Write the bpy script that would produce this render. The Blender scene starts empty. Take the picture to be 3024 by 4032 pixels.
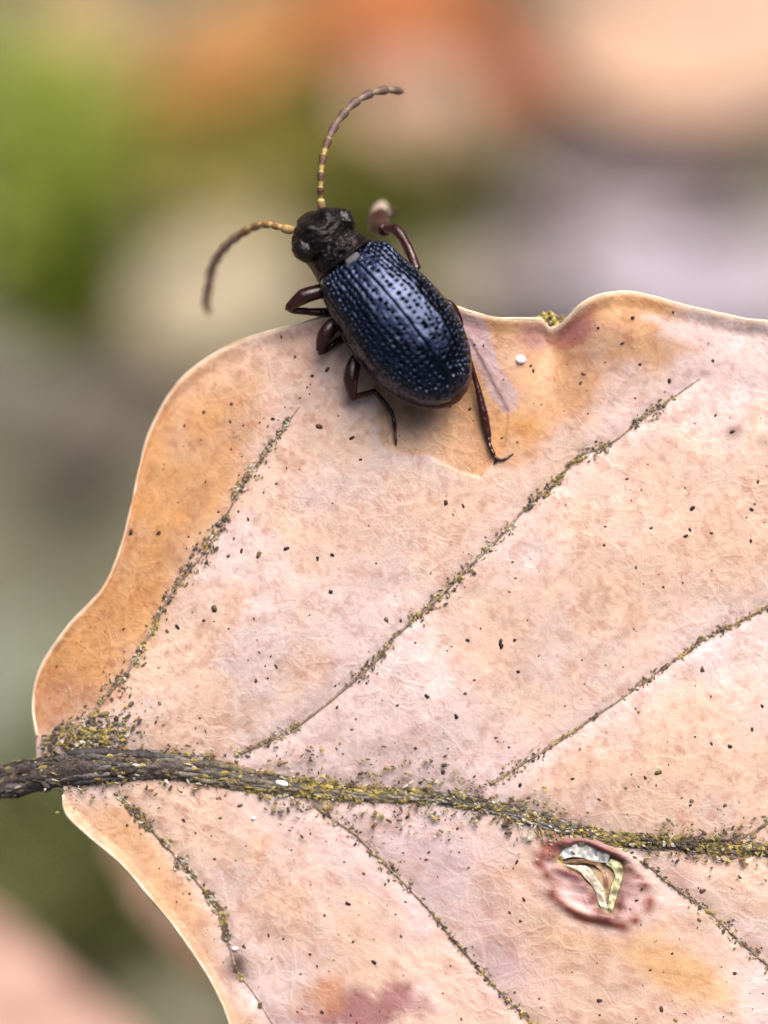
import bpy, math, random
import numpy as np
from mathutils import Matrix, Vector

# ------------------------------------------------------------------ frame
# All shapes are laid out in millimetres in a "leaf frame": x along the photo's width, y along its
# height, z out of the leaf towards the lens. R turns that frame into the world (z up); 1 unit = 1 m.
D = 80.0                      # lens to leaf, mm
PX = 189.0                    # photo pixels per mm on the leaf
ELEV = math.radians(60)       # the lens looks down by this much
R = np.array([[1, 0, 0],
              [0, math.sin(ELEV), -math.cos(ELEV)],
              [0, math.cos(ELEV), math.sin(ELEV)]])
UP = R.T @ np.array([0, 0, 1.0])        # world up in the leaf frame
GROUND = -72.0                          # height of the soil (mm along UP)

scene = bpy.context.scene
col = scene.collection


def W(p):
    return Vector((R @ np.asarray(p, float)) * 0.001)


# ------------------------------------------------------------------ camera
cam_d = bpy.data.cameras.new("camera")
cam = bpy.data.objects.new("camera", cam_d)
col.objects.link(cam)
cam.location = W((0, 0, D))
cam.rotation_euler = Matrix(R.tolist()).to_euler()
cam_d.sensor_fit = 'HORIZONTAL'
cam_d.sensor_width = 36
cam_d.lens = 36 * D / 16.0
cam_d.clip_start = 0.002
cam_d.clip_end = 200
cam_d.dof.use_dof = True
cam_d.dof.focus_distance = (D - 0.42) * 0.001
cam_d.dof.aperture_fstop = cam_d.lens / 4.4
scene.camera = cam

# ------------------------------------------------------------------ sky and sun (bright shade under an open sky)
SUN_ELEV, SUN_AZ = math.radians(66), math.radians(44)     # azimuth from +y towards +x
world = bpy.data.worlds.new("World")
scene.world = world
world.use_nodes = True
nt = world.node_tree
bg = nt.nodes['Background']
sky = nt.nodes.new('ShaderNodeTexSky')
sky.sky_type = 'NISHITA'
sky.sun_disc = False
sky.sun_elevation = SUN_ELEV
sky.sun_rotation = SUN_AZ
sky.air_density = 1.0
sky.dust_density = 5.0
sky.ozone_density = 1.0
nt.links.new(sky.outputs[0], bg.inputs[0])
bg.inputs[1].default_value = 0.11
sun_d = bpy.data.lights.new("sun", 'SUN')
sun_d.energy = 1.5
sun_d.angle = math.radians(55)
sun_d.color = (1.0, 0.92, 0.83)
sun = bpy.data.objects.new("sun", sun_d)
col.objects.link(sun)
sd = Vector((math.sin(SUN_AZ) * math.cos(SUN_ELEV), math.cos(SUN_AZ) * math.cos(SUN_ELEV), math.sin(SUN_ELEV)))
sun.rotation_euler = sd.to_track_quat('Z', 'Y').to_euler()
sun.location = (0, 0, 1)

vs = scene.view_settings
vs.view_transform = 'Standard'
vs.look = 'None'
vs.exposure = 1.5
vs.gamma = 1
vs.use_curve_mapping = False

scene.cycles.max_bounces = 6
scene.cycles.diffuse_bounces = 3
scene.cycles.glossy_bounces = 3

rng = np.random.default_rng(7)
random.seed(7)


# ------------------------------------------------------------------ helpers: photo -> leaf frame
def at(px, py, z=0.0):
    k = (D - z) / D
    return np.array([(px - 1512) / PX * k, (2016 - py) / PX * k, z])


def pts(lst, z=0.0):
    return np.array([at(p[0], p[1], p[2] if len(p) > 2 else z) for p in lst])


def on_ground(px, py, lift=0.0):
    c = np.array([0, 0, D])
    d = at(px, py, 0) - c
    t = ((GROUND + lift) - UP @ c) / (UP @ d)
    return c + t * d


def hash2(i, j, seed):
    h = (i.astype(np.int64) * 374761393 + j.astype(np.int64) * 668265263 + seed * 1442695041) & 0xFFFFFFFF
    h = ((h ^ (h >> 13)) * 1274126177) & 0xFFFFFFFF
    return ((h ^ (h >> 16)) & 0xFFFFFF) / float(0xFFFFFF)


def vnoise(x, y, seed=0):
    i, j = np.floor(x), np.floor(y)
    fx, fy = x - i, y - j
    fx, fy = fx * fx * (3 - 2 * fx), fy * fy * (3 - 2 * fy)
    a, b = hash2(i, j, seed), hash2(i + 1, j, seed)
    c, d = hash2(i, j + 1, seed), hash2(i + 1, j + 1, seed)
    return (a * (1 - fx) + b * fx) * (1 - fy) + (c * (1 - fx) + d * fx) * fy


def fbm(x, y, seed=0, octs=4):
    s, a, t = 0, 1.0, 0
    for o in range(octs):
        c, d = math.cos(0.65 + 1.1 * o), math.sin(0.65 + 1.1 * o)
        s = s + a * vnoise((x * c - y * d) * 2 ** o + 17.3 * o, (x * d + y * c) * 2 ** o - 9.1 * o, seed + o)
        t += a
        a *= 0.5
    return s / t


def sstep(a, b, x):
    t = np.clip((x - a) / (b - a), 0, 1)
    return t * t * (3 - 2 * t)


def catmull(P, n):
    P = np.asarray(P, float)
    if len(P) == 2:
        t = np.linspace(0, 1, n)[:, None]
        return P[0] * (1 - t) + P[1] * t
    Q = np.vstack([2 * P[0] - P[1], P, 2 * P[-1] - P[-2]])
    seg = np.linalg.norm(np.diff(P, axis=0), axis=1)
    cum = np.r_[0, np.cumsum(seg)]
    u = np.linspace(0, cum[-1], n)
    k = np.clip(np.searchsorted(cum, u, side='right') - 1, 0, len(seg) - 1)
    t = ((u - cum[k]) / np.maximum(seg[k], 1e-9))
    t = t.reshape((-1,) + (1,) * (P.ndim - 1))
    a, b, c, d = Q[k], Q[k + 1], Q[k + 2], Q[k + 3]
    return 0.5 * (2 * b + (c - a) * t + (2 * a - 5 * b + 4 * c - d) * t ** 2 + (3 * b - a - 3 * c + d) * t ** 3)


def seg_dist(x, y, P):
    """distance from points to a polyline, and the arc length at the nearest point"""
    best = np.full(x.shape, 1e9)
    arc = np.zeros(x.shape)
    acc = 0.0
    for a, b in zip(P[:-1], P[1:]):
        ab = b[:2] - a[:2]
        L2 = max(ab @ ab, 1e-12)
        t = np.clip(((x - a[0]) * ab[0] + (y - a[1]) * ab[1]) / L2, 0, 1)
        d = np.hypot(x - a[0] - t * ab[0], y - a[1] - t * ab[1])
        m = d < best
        best[m] = d[m]
        L = math.sqrt(L2)
        arc[m] = acc + t[m] * L
        acc += L
    return best, arc


def poly_sd(x, y, P):
    """signed distance to a polygon, positive inside"""
    P = np.asarray(P, float)
    Q = np.vstack([P, P[:1]])
    d, _ = seg_dist(x, y, Q)
    ins = np.zeros(x.shape, bool)
    for a, b in zip(Q[:-1], Q[1:]):
        c = ((a[1] > y) != (b[1] > y))
        xi = (b[0] - a[0]) * (y - a[1]) / (b[1] - a[1] + 1e-12) + a[0]
        ins ^= c & (x < xi)
    return np.where(ins, d, -d)


# ------------------------------------------------------------------ helpers: meshes
def mesh_from(name, V, F, base, colors=None, smooth=True):
    """V in leaf-frame mm, F = (n,3) or (n,4) array or list of arrays"""
    V = (np.asarray(V, float) - np.asarray(base, float)) @ R.T * 0.001
    Fs = [np.asarray(f, np.int32) for f in (F if isinstance(F, list) else [F])]
    me = bpy.data.meshes.new(name)
    me.vertices.add(len(V))
    me.vertices.foreach_set('co', V.astype(np.float32).ravel())
    nl = sum(f.size for f in Fs)
    npoly = sum(len(f) for f in Fs)
    me.loops.add(nl)
    me.loops.foreach_set('vertex_index', np.concatenate([f.ravel() for f in Fs]))
    me.polygons.add(npoly)
    tot = np.concatenate([np.full(len(f), f.shape[1], np.int32) for f in Fs])
    me.polygons.foreach_set('loop_start', np.r_[0, np.cumsum(tot)[:-1]].astype(np.int32))
    me.polygons.foreach_set('use_smooth', np.full(npoly, smooth))
    me.update(calc_edges=True)
    if colors is not None:
        a = me.color_attributes.new('Col', 'FLOAT_COLOR', 'POINT')
        c = np.ones((len(V), 4), np.float32)
        c[:, :3] = colors
        a.data.foreach_set('color', c.ravel())
    me.validate()
    return me


def empty(name, base, label=None, cat=None, group=None, parent=None):
    o = bpy.data.objects.new(name, None)
    o.empty_display_size = 0.001
    col.objects.link(o)
    o['base'] = [float(v) for v in base]
    if parent is None:
        o.location = W(base)
    else:
        o.parent = parent
        o.location = W(np.asarray(base) - np.array(parent['base']))
    tag(o, label, cat, group)
    return o


def tag(o, label=None, cat=None, group=None, kind=None):
    for k, v in (('label', label), ('category', cat), ('group', group), ('kind', kind)):
        if v:
            o[k] = v
    return o


def add(name, V, F, mat, parent=None, base=None, colors=None, smooth=True, kind=None):
    if base is None:
        base = np.array(parent['base']) if parent is not None else np.asarray(V).mean(0)
    me = mesh_from(name, V, F, base, colors, smooth)
    o = bpy.data.objects.new(name, me)
    me.materials.append(mat)
    col.objects.link(o)
    o['base'] = [float(v) for v in base]
    if parent is not None:
        o.parent = parent
        o.location = W(np.asarray(base) - np.array(parent['base']))
    else:
        o.location = W(base)
    if kind:
        o['kind'] = kind
    return o


def grid_faces(nu, nv, wrap=False):
    i, j = np.meshgrid(np.arange(nu - 1), np.arange(nv if wrap else nv - 1), indexing='ij')
    j2 = (j + 1) % nv
    return np.stack([i * nv + j, (i + 1) * nv + j, (i + 1) * nv + j2, i * nv + j2], -1).reshape(-1, 4)


def tube(P, r, ns=10, n=None, ex=None, caps=True):
    """round tube along P (smoothed to n points), radius r scalar/array; ex = (lateral scale fn)"""
    P = np.asarray(P, float)
    if n:
        k = np.linspace(0, 1, len(P))
        rr = np.interp(np.linspace(0, 1, n), k, np.broadcast_to(r, (len(P),)))
        P = catmull(P, n)
    else:
        rr = np.broadcast_to(r, (len(P),)).astype(float)
    T = np.gradient(P, axis=0)
    T /= np.linalg.norm(T, axis=1)[:, None] + 1e-12
    ref = np.array([0.13, 0.21, 1.0])
    ref /= np.linalg.norm(ref)
    A = np.cross(T, ref)
    bad = np.linalg.norm(A, axis=1) < 0.05
    A[bad] = np.cross(T[bad], [1, 0, 0])
    A /= np.linalg.norm(A, axis=1)[:, None]
    B = np.cross(T, A)
    th = np.linspace(0, 2 * math.pi, ns, endpoint=False)
    V = P[:, None, :] + rr[:, None, None] * (np.cos(th)[None, :, None] * A[:, None, :] + np.sin(th)[None, :, None] * B[:, None, :])
    V = V.reshape(-1, 3)
    F = [grid_faces(len(P), ns, True)]
    if caps:
        n0 = len(V)
        V = np.vstack([V, P[:1] - T[:1] * rr[0] * 0.5, P[-1:] + T[-1:] * rr[-1] * 0.5])
        a = np.arange(ns)
        F.append(np.stack([np.full(ns, n0), a, (a + 1) % ns], -1))
        o = (len(P) - 1) * ns
        F.append(np.stack([np.full(ns, n0 + 1), o + (a + 1) % ns, o + a], -1))
    return V, F


def joined(parts):
    Vs, Fs, off = [], {}, 0
    for V, F in parts:
        for f in (F if isinstance(F, list) else [F]):
            Fs.setdefault(f.shape[1], []).append(f + off)
        Vs.append(V)
        off += len(V)
    return np.vstack(Vs), [np.vstack(f) for f in Fs.values()]


PHI = (1 + 5 ** .5) / 2
ICO_V = np.array([(-1, PHI, 0), (1, PHI, 0), (-1, -PHI, 0), (1, -PHI, 0), (0, -1, PHI), (0, 1, PHI), (0, -1, -PHI), (0, 1, -PHI),
                  (PHI, 0, -1), (PHI, 0, 1), (-PHI, 0, -1), (-PHI, 0, 1)]) / math.sqrt(1 + PHI ** 2)
ICO_F = np.array([(0, 11, 5), (0, 5, 1), (0, 1, 7), (0, 7, 10), (0, 10, 11), (1, 5, 9), (5, 11, 4), (11, 10, 2), (10, 7, 6), (7, 1, 8),
                  (3, 9, 4), (3, 4, 2), (3, 2, 6), (3, 6, 8), (3, 8, 9), (4, 9, 5), (2, 4, 11), (6, 2, 10), (8, 6, 7), (9, 8, 1)])


def crumbs(C, S, ang, colr, jit=0.35, seed=1):
    """many small lumps: centres C (n,3), sizes S (n,3), in-plane angles, colours (n,3)"""
    rg = np.random.default_rng(seed)
    n = len(C)
    V = ICO_V[None] * (1 + jit * rg.standard_normal((n, 12, 1)).clip(-1.6, 1.6))
    V = V * S[:, None, :]
    c, s = np.cos(ang)[:, None], np.sin(ang)[:, None]
    x = V[..., 0] * c - V[..., 1] * s
    y = V[..., 0] * s + V[..., 1] * c
    V = np.stack([x, y, V[..., 2]], -1) + C[:, None, :]
    F = (ICO_F[None] + 12 * np.arange(n)[:, None, None]).reshape(-1, 3)
    cc = np.repeat(colr, 12, 0) * (1 + 0.15 * rg.standard_normal((n * 12, 1))).clip(0.6, 1.4)
    return V.reshape(-1, 3), F, cc


# ------------------------------------------------------------------ helpers: materials
def mat(name, color=(0.5, 0.5, 0.5),  rough=0.5, spec=0.5, attr=False, metallic=0.0, noise=None, bump=None, coat=0.0, net=None, sheen=0.0,
        rough_var=0.0, transl=0.0, rough_attr=None):
    """noise=(scale per mm, strength), bump=(scale per mm, height mm), net=(scale per mm, strength)"""
    m = bpy.data.materials.new(name)
    m.use_nodes = True
    t = m.node_tree
    N, L = t.nodes, t.links
    b = N['Principled BSDF']
    b.inputs['Roughness'].default_value = rough
    b.inputs['Specular IOR Level'].default_value = spec
    b.inputs['Metallic'].default_value = metallic
    b.inputs['Coat Weight'].default_value = coat
    b.inputs['Coat Roughness'].default_value = 0.15
    tc = N.new('ShaderNodeTexCoord')
    mp = N.new('ShaderNodeMapping')
    mp.inputs['Scale'].default_value = (1000, 1000, 1000)
    L.new(tc.outputs['Object'], mp.inputs['Vector'])
    if attr:
        a = N.new('ShaderNodeAttribute')
        a.attribute_name = 'Col'
        src = a.outputs['Color']
    else:
        a = N.new('ShaderNodeRGB')
        a.outputs[0].default_value = (*color, 1)
        src = a.outputs[0]

    def tex(scale, detail=4, dist=0.0):
        n = N.new('ShaderNodeTexNoise')
        n.inputs['Scale'].default_value = scale
        n.inputs['Detail'].default_value = detail
        n.inputs['Distortion'].default_value = dist
        L.new(mp.outputs[0], n.inputs['Vector'])
        return n

    def ramp(sock, a0, a1, v0, v1):
        r = N.new('ShaderNodeMapRange')
        r.inputs['From Min'].default_value = a0
        r.inputs['From Max'].default_value = a1
        r.inputs['To Min'].default_value = v0
        r.inputs['To Max'].default_value = v1
        L.new(sock, r.inputs['Value'])
        return r.outputs[0]

    def mul(csock, fsock):
        v = N.new('ShaderNodeVectorMath')
        v.operation = 'MULTIPLY'
        L.new(csock, v.inputs[0])
        L.new(fsock, v.inputs[1])
        return v.outputs[0]
    if noise:
        n = tex(noise[0], 3)
        src = mul(src, ramp(n.outputs['Fac'], 0.3, 0.7, 1 - noise[1], 1 + noise[1]))
        n2 = tex(noise[0] * 6, 2)
        src = mul(src, ramp(n2.outputs['Fac'], 0.3, 0.7, 1 - noise[1] * 0.6, 1 + noise[1] * 0.6))
    hs = []
    if net:
        w = tex(1.2, 3)
        wv = N.new('ShaderNodeVectorMath')
        wv.operation = 'MULTIPLY_ADD'
        wv.inputs[1].default_value = (0.55, 0.55, 0.55)
        L.new(w.outputs['Color'], wv.inputs[0])
        L.new(mp.outputs[0], wv.inputs[2])
        vo = N.new('ShaderNodeTexVoronoi')
        vo.feature = 'DISTANCE_TO_EDGE'
        vo.inputs['Scale'].default_value = net[0]
        L.new(wv.outputs[0], vo.inputs['Vector'])
        e = ramp(vo.outputs['Distance'], 0.0, 0.09, 1.0, 0.0)
        vo2 = N.new('ShaderNodeTexVoronoi')
        vo2.feature = 'DISTANCE_TO_EDGE'
        vo2.inputs['Scale'].default_value = net[0] * 3.1
        L.new(wv.outputs[0], vo2.inputs['Vector'])
        e2 = ramp(vo2.outputs['Distance'], 0.0, 0.12, 0.6, 0.0)
        md = tex(0.45, 2)
        fade = ramp(md.outputs['Fac'], 0.35, 0.65, 0.25, 1.0)
        sm = N.new('ShaderNodeMath')
        sm.operation = 'MAXIMUM'
        L.new(e, sm.inputs[0])
        L.new(e2, sm.inputs[1])
        pr = N.new('ShaderNodeMath')
        pr.operation = 'MULTIPLY'
        L.new(sm.outputs[0], pr.inputs[0])
        L.new(fade, pr.inputs[1])
        src = mul(src, ramp(pr.outputs[0], 0, 1, 1.0, 1.0 + net[1]))
        hs.append((pr.outputs[0], 0.007))
    L.new(src, b.inputs['Base Color'])
    if rough_attr:
        ra = N.new('ShaderNodeAttribute')
        ra.attribute_name = 'Col'
        L.new(ramp(ra.outputs['Fac'], 0, 1, rough, rough_attr), b.inputs['Roughness'])
    if rough_var:
        n = tex(1.1, 4)
        L.new(ramp(n.outputs['Fac'], 0.3, 0.7, rough - rough_var, rough + rough_var), b.inputs['Roughness'])
    if bump:
        n = tex(bump[0], 3, 0.2)
        hs.append((n.outputs['Fac'], bump[1]))
    prev = None
    for s, h in hs:
        bp = N.new('ShaderNodeBump')
        bp.inputs['Strength'].default_value = 1.0
        bp.inputs['Distance'].default_value = h * 0.001
        L.new(s, bp.inputs['Height'])
        if prev:
            L.new(prev, bp.inputs['Normal'])
        prev = bp.outputs[0]
    if prev:
        L.new(prev, b.inputs['Normal'])
        if coat:
            L.new(prev, b.inputs['Coat Normal'])
    if transl:
        out = [n for n in N if n.type == 'OUTPUT_MATERIAL'][0]
        tr = N.new('ShaderNodeBsdfTranslucent')
        L.new(src, tr.inputs['Color'])
        mx = N.new('ShaderNodeMixShader')
        mx.inputs[0].default_value = transl
        L.new(b.outputs[0], mx.inputs[1])
        L.new(tr.outputs[0], mx.inputs[2])
        L.new(mx.outputs[0], out.inputs['Surface'])
    return m


M_BLADE = mat('dry leaf', attr=True, rough=0.5, spec=0.45, noise=(3.0, 0.07), bump=(9, 0.013), net=(1.5, 0.11), rough_var=0.08)
M_EDGE = mat('pale leaf margin', attr=True, rough=0.45, spec=0.5, noise=(4, 0.12), bump=(20, 0.004))
M_CRUST = mat('moss crust', attr=True, rough=0.75, spec=0.3, noise=(25, 0.3), bump=(40, 0.01))
M_FIBRE = mat('weathered fibre', attr=True, rough=0.7, spec=0.3, noise=(9, 0.45), bump=(16, 0.035))
M_ELYTRA = mat('blue black elytra', (0.030, 0.037, 0.064), 0.055, 0.35, metallic=0.95, noise=(5, 0.15), bump=(16, 0.0012), rough_attr=0.10)
M_HEAD = mat('rough black cuticle', (0.0062, 0.0042, 0.005), 0.34, 0.17, noise=(8, 0.4), bump=(13, 0.030))
M_EYE = mat('dark eye', (0.007, 0.005, 0.005), 0.28, 0.35, bump=(26, 0.012))
M_LEG = mat('red brown leg', (0.030, 0.0070, 0.0062), 0.25, 0.5, noise=(6, 0.35), bump=(20, 0.006))
M_BELLY = mat('red brown abdomen', (0.075, 0.022, 0.012), 0.38, 0.5, noise=(6, 0.3), bump=(16, 0.01))
M_SCUT = mat('grey scutellum', (0.06, 0.056, 0.062), 0.5, 0.25, bump=(20, 0.006))
M_FOOT = mat('pale tarsal pad', (0.30, 0.24, 0.19), 0.6, 0.3, noise=(12, 0.3))
M_ANT = mat('antenna', attr=True, rough=0.55, spec=0.4, noise=(20, 0.2), bump=(40, 0.006))
M_WHITE = mat('white grain', (0.86, 0.85, 0.86), 0.25, 0.6, bump=(15, 0.01))
M_MEMB = mat('torn membrane', attr=True, rough=0.22, spec=0.6, transl=0.25, noise=(9, 0.12), bump=(14, 0.02))
M_LITTER = mat('fallen leaf', attr=True, rough=0.55, spec=0.4, noise=(0.8, 0.15), bump=(3, 0.03))
M_MOSS = mat('moss', attr=True, rough=0.6, spec=0.3, noise=(2, 0.25), transl=0.3)
M_SOIL = mat('soil', (0.11, 0.105, 0.07), 0.9, 0.2, noise=(0.12, 0.45), bump=(0.6, 0.6))
M_WOOD = mat('added_woodland', attr=True, rough=0.8, spec=0.2)
M_BARK = mat('twig bark', (0.10, 0.075, 0.06), 0.7, 0.3, noise=(1.5, 0.35), bump=(4, 0.08))

# ------------------------------------------------------------------ the setting: soil
gx = np.concatenate([-np.geomspace(30000, 160, 26), np.linspace(-150, 150, 121), np.geomspace(160, 30000, 26)])
X, Y = np.meshgrid(gx, gx, indexing='ij')
rr = np.hypot(X, Y)
Zg = GROUND + (fbm(X / 14, Y / 14, 3, 4) - 0.5) * 7 * (1 / (1 + (rr / 400) ** 2)) + (fbm(X / 900, Y / 900, 5, 3) - 0.5) * np.clip(rr / 20, 0, 400)
Vw = np.stack([X, Y, Zg], -1).reshape(-1, 3)
soil = add('ground', Vw @ R, grid_faces(len(gx), len(gx)), M_SOIL, base=np.array([0, 0, GROUND]) @ R)
soil['kind'] = 'structure'
soil['label'] = 'dark olive brown forest soil far below the leaf, out of focus'

# unseen wood added to shade the low sky and darken the beetle's reflection
rg = np.random.default_rng(99)
nq = 16000
az = rg.uniform(0, 2 * math.pi, nq)
rad_ = rg.uniform(7000, 11000, nq)
top_ = 7600 * np.tan(np.radians(40 + 10 * (fbm(az * 3, az * 0, 951, 3) - 0.5) + 27 * np.exp(-(((az - 1.5 * math.pi + 0.5) / 1.35) ** 4))))  # treeline raised on the camera side to darken the wing-case reflection
hh = rg.uniform(0.0, 1.0, nq) ** 0.8 * top_ * rad_ / 7600
cw = np.stack([np.cos(az) * rad_, np.sin(az) * rad_, hh + GROUND], -1)
e1, e2 = rg.normal(size=(nq, 3)), rg.normal(size=(nq, 3))
e1 /= np.linalg.norm(e1, axis=1)[:, None]
e2 -= (e1 * e2).sum(1)[:, None] * e1
e2 /= np.linalg.norm(e2, axis=1)[:, None]
sz = rg.uniform(180, 480, nq)[:, None]
Vq = np.stack([cw - e1 * sz, cw - e2 * sz * 0.6, cw + e1 * sz, cw + e2 * sz * 0.6], 1).reshape(-1, 3)
parts_ = [(Vq @ R, [np.arange(nq * 4).reshape(-1, 4)])]
wcol = [np.repeat(np.where(rg.random((nq, 1)) < 0.5, np.array([[0.03, 0.04, 0.016]]), np.array([[0.05, 0.035, 0.02]])) * rg.uniform(0.6, 1.3, (nq, 1)), 4, 0)]
for i in range(60):
    a_, r_ = rg.uniform(0, 2 * math.pi), rg.uniform(7000, 10500)
    b_ = np.array([math.cos(a_) * r_, math.sin(a_) * r_, GROUND - 200])
    V, F = tube(np.array([b_, b_ + [rg.normal() * 200, rg.normal() * 200, 4000], b_ + [rg.normal() * 500, rg.normal() * 500, 9500]]) @ R, np.array([190, 130, 40]) * rg.uniform(0.6, 1.3), 9, n=10)
    parts_.append((V, F))
    wcol.append(np.tile((0.06, 0.05, 0.04), (len(V), 1)))
V, F = joined(parts_)
wood = add('added_woodland', V, F, M_WOOD, base=np.array([0, 0, GROUND]) @ R, colors=np.vstack(wcol))
tag(wood, 'dim unseen trees and bushes added all around to darken the reflections', 'added_woodland', kind='stuff')

# ------------------------------------------------------------------ the big dead leaf
MID = [(0, 3085), (150, 3045), (330, 3020), (600, 3012), (850, 3035), (1000, 3075), (1200, 3110), (1500, 3130), (1800, 3150), (2000, 3190),
       (2200, 3260), (2450, 3305), (2750, 3325), (3024, 3350), (4000, 3440), (6500, 3600), (9000, 3650)]
UPPER = [(140, 2900), (122, 2780), (150, 2640), (260, 2470), (390, 2330), (460, 2190), (510, 2000), (545, 1830), (590, 1680), (690, 1510),
         (840, 1390), (1000, 1320), (1180, 1275), (1340, 1232), (1560, 1205), (1760, 1205), (1850, 1230), (1960, 1255), (2080, 1255),
         (2135, 1258), (2165, 1290), (2215, 1275), (2290, 1200), (2380, 1160), (2500, 1155), (2680, 1200), (2860, 1240), (3024, 1265),
         (3600, 1290), (4300, 1180), (5200, 1450), (6400, 2050), (7900, 3000), (9000, 3650)]
LOWER = [(250, 3130), (262, 3200), (350, 3290), (480, 3400), (600, 3540), (710, 3680), (800, 3810), (860, 3920), (905, 4032), (1000, 4330),
         (1250, 4750), (1700, 5150), (2400, 5500), (3300, 5800), (4500, 5850), (5800, 5600), (7200, 5000), (8400, 4200), (9000, 3650)]
MID_UP = [140, 150, 190, 260, 330, 400, 500, 600, 720, 880, 1020, 1150, 1280, 1400, 1580, 1760, 1850, 1960, 2060, 2110, 2165, 2215, 2290, 2380,
          2500, 2680, 2860, 3024, 3600, 4300, 5200, 6400, 7900, 9000]
MID_LO = [250, 262, 330, 430, 560, 700, 830, 960, 1100, 1420, 1800, 2300, 2900, 3600, 4600, 5700, 7100, 8300, 9000]

VEINS = {
    'up1': [(285, 2900), (420, 2740), (520, 2620), (600, 2470), (680, 2330), (800, 2180), (870, 2070), (960, 1900), (1060, 1760), (1180, 1600)],
    'up2': [(930, 2975), (1130, 2880), (1300, 2760), (1480, 2600), (1560, 2500), (1700, 2380), (1850, 2230), (2000, 2080), (2080, 1990), (2200, 1890),
            (2270, 1800), (2400, 1750), (2540, 1640), (2760, 1490)],
    'up3': [(1930, 3090), (2100, 2980), (2300, 2850), (2430, 2760), (2600, 2640), (2800, 2500), (3024, 2390), (3500, 2080), (4000, 1700)],
    'up4': [(2850, 3325), (3024, 3240), (3500, 2950), (4200, 2450), (5000, 1900)],
    'lo1': [(460, 3120), (600, 3270), (700, 3380), (790, 3490), (870, 3600), (900, 3720), (935, 3830), (1000, 3920), (1080, 4050)],
    'lo2': [(1230, 3170), (1400, 3290), (1500, 3390), (1620, 3510), (1720, 3620), (1800, 3720), (1900, 3830), (2000, 3940), (2100, 4040), (2500, 4500)],
    'lo3': [(2330, 3310), (2540, 3400), (2640, 3480), (2780, 3580), (2900, 3690), (3024, 3800), (3500, 4200), (4200, 4900)],
}
VP = {k: catmull(pts(v), 40) for k, v in VEINS.items()}
MIDP = catmull(pts(MID), 160)

GALL = [(2120, 3390), (2150, 3330), (2210, 3300), (2330, 3310), (2440, 3360), (2500, 3420), (2550, 3470), (2560, 3540), (2520, 3600), (2450, 3650),
        (2360, 3625), (2260, 3590), (2170, 3530), (2160, 3460)]
GALL_IN = [(2205, 3335), (2290, 3305), (2380, 3345), (2470, 3390), (2450, 3450), (2430, 3520), (2440, 3580), (2395, 3610), (2350, 3570), (2330, 3500),
           (2290, 3450), (2210, 3415), (2195, 3380)]


def leaf_z(x, y, fine=True):
    """height of the leaf (mm) above its mean plane"""
    z = 0.5 * (fbm(x / 5.0 + 4, y / 5.0, 21, 2) - 0.5)
    dm, _ = seg_dist(x, y, MIDP)
    dmin = dm * 1.0
    for k, P in VP.items():
        d, _ = seg_dist(x, y, P)
        z -= 0.045 * np.exp(-(d / 0.16) ** 2) * np.clip(dm * 0.6 + 0.3, 0, 1)
        dmin = np.minimum(dmin, d)
    z += 0.11 * (1 - np.exp(-(dmin / 1.2) ** 2))
    z -= 0.06 * np.exp(-(dm / 0.35) ** 2)
    # left wing falls away, bay by the notch is puckered, far end droops
    d1, _ = seg_dist(x, y, VP['up1'])
    side = sstep(-0.2, 2.2, (pts([(680, 2330)])[0][0] - x) * 0.86 + (y - pts([(680, 2330)])[0][1]) * 0.5)
    z -= 0.75 * side
    n0 = pts([(2165, 1330)])[0]
    z -= 0.40 * np.exp(-(((x - n0[0]) / 0.6) ** 2 + ((y - n0[1]) / 1.1) ** 2))
    n1 = pts([(2480, 1260)])[0]
    z += 0.30 * np.exp(-(((x - n1[0]) / 1.3) ** 2 + ((y - n1[1]) / 1.0) ** 2))
    b0 = pts([(1700, 1560)])[0]
    z -= 0.25 * np.exp(-(((x - b0[0]) / 1.6) ** 2 + ((y - b0[1]) / 1.5) ** 2))
    z -= 0.020 * np.clip(x - 9.5, 0, None) ** 1.9
    z -= 0.012 * np.clip(-12 - y, 0, None) ** 2
    z -= 0.08 * np.clip(np.hypot(x + 2, y + 9) - 8, 0, 3) * (y < -6) * (x < -1)
    if fine:
        z += 0.055 * (fbm(x / 0.8, y / 0.8, 31, 4) - 0.5)
        sdg = poly_sd(x, y, pts(GALL)[:, :2])
        sdi = poly_sd(x, y, pts(GALL_IN)[:, :2])
        wr = 0.4 + 1.2 * fbm(x / 0.16, y / 0.16, 88, 3)
        z += (0.08 * np.exp(-((sdg - 0.05) / 0.10) ** 2) + 0.10 * np.exp(-((sdi + 0.05) / 0.08) ** 2)) * wr - 0.14 * sstep(0.0, 0.12, sdi) + 0.09 * (wr - 1) * sstep(-0.1, 0.1, sdg)
        pe = poly_sd(x, y, pts([(1480, 1500), (1560, 1780), (1680, 1788), (1780, 1850), (1890, 1880), (1985, 1760), (2000, 1620), (1850, 1330)])[:, :2])
        z -= 0.035 * sstep(-0.03, 0.03, pe + 0.12 * (fbm(x * 1.3, y * 1.3, 77, 3) - 0.5))
    return z


def lz(P, off=0.0, fine=False):
    P = np.array(P, float)
    P[:, 2] = leaf_z(P[:, 0], P[:, 1], fine) + off
    return P


LEAF_BASE = at(200, 3040)
leaf = empty('dead_leaf', LEAF_BASE, 'large dry pinkish tan leaf with moss crusted veins, carrying the beetle', 'leaf')


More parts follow.
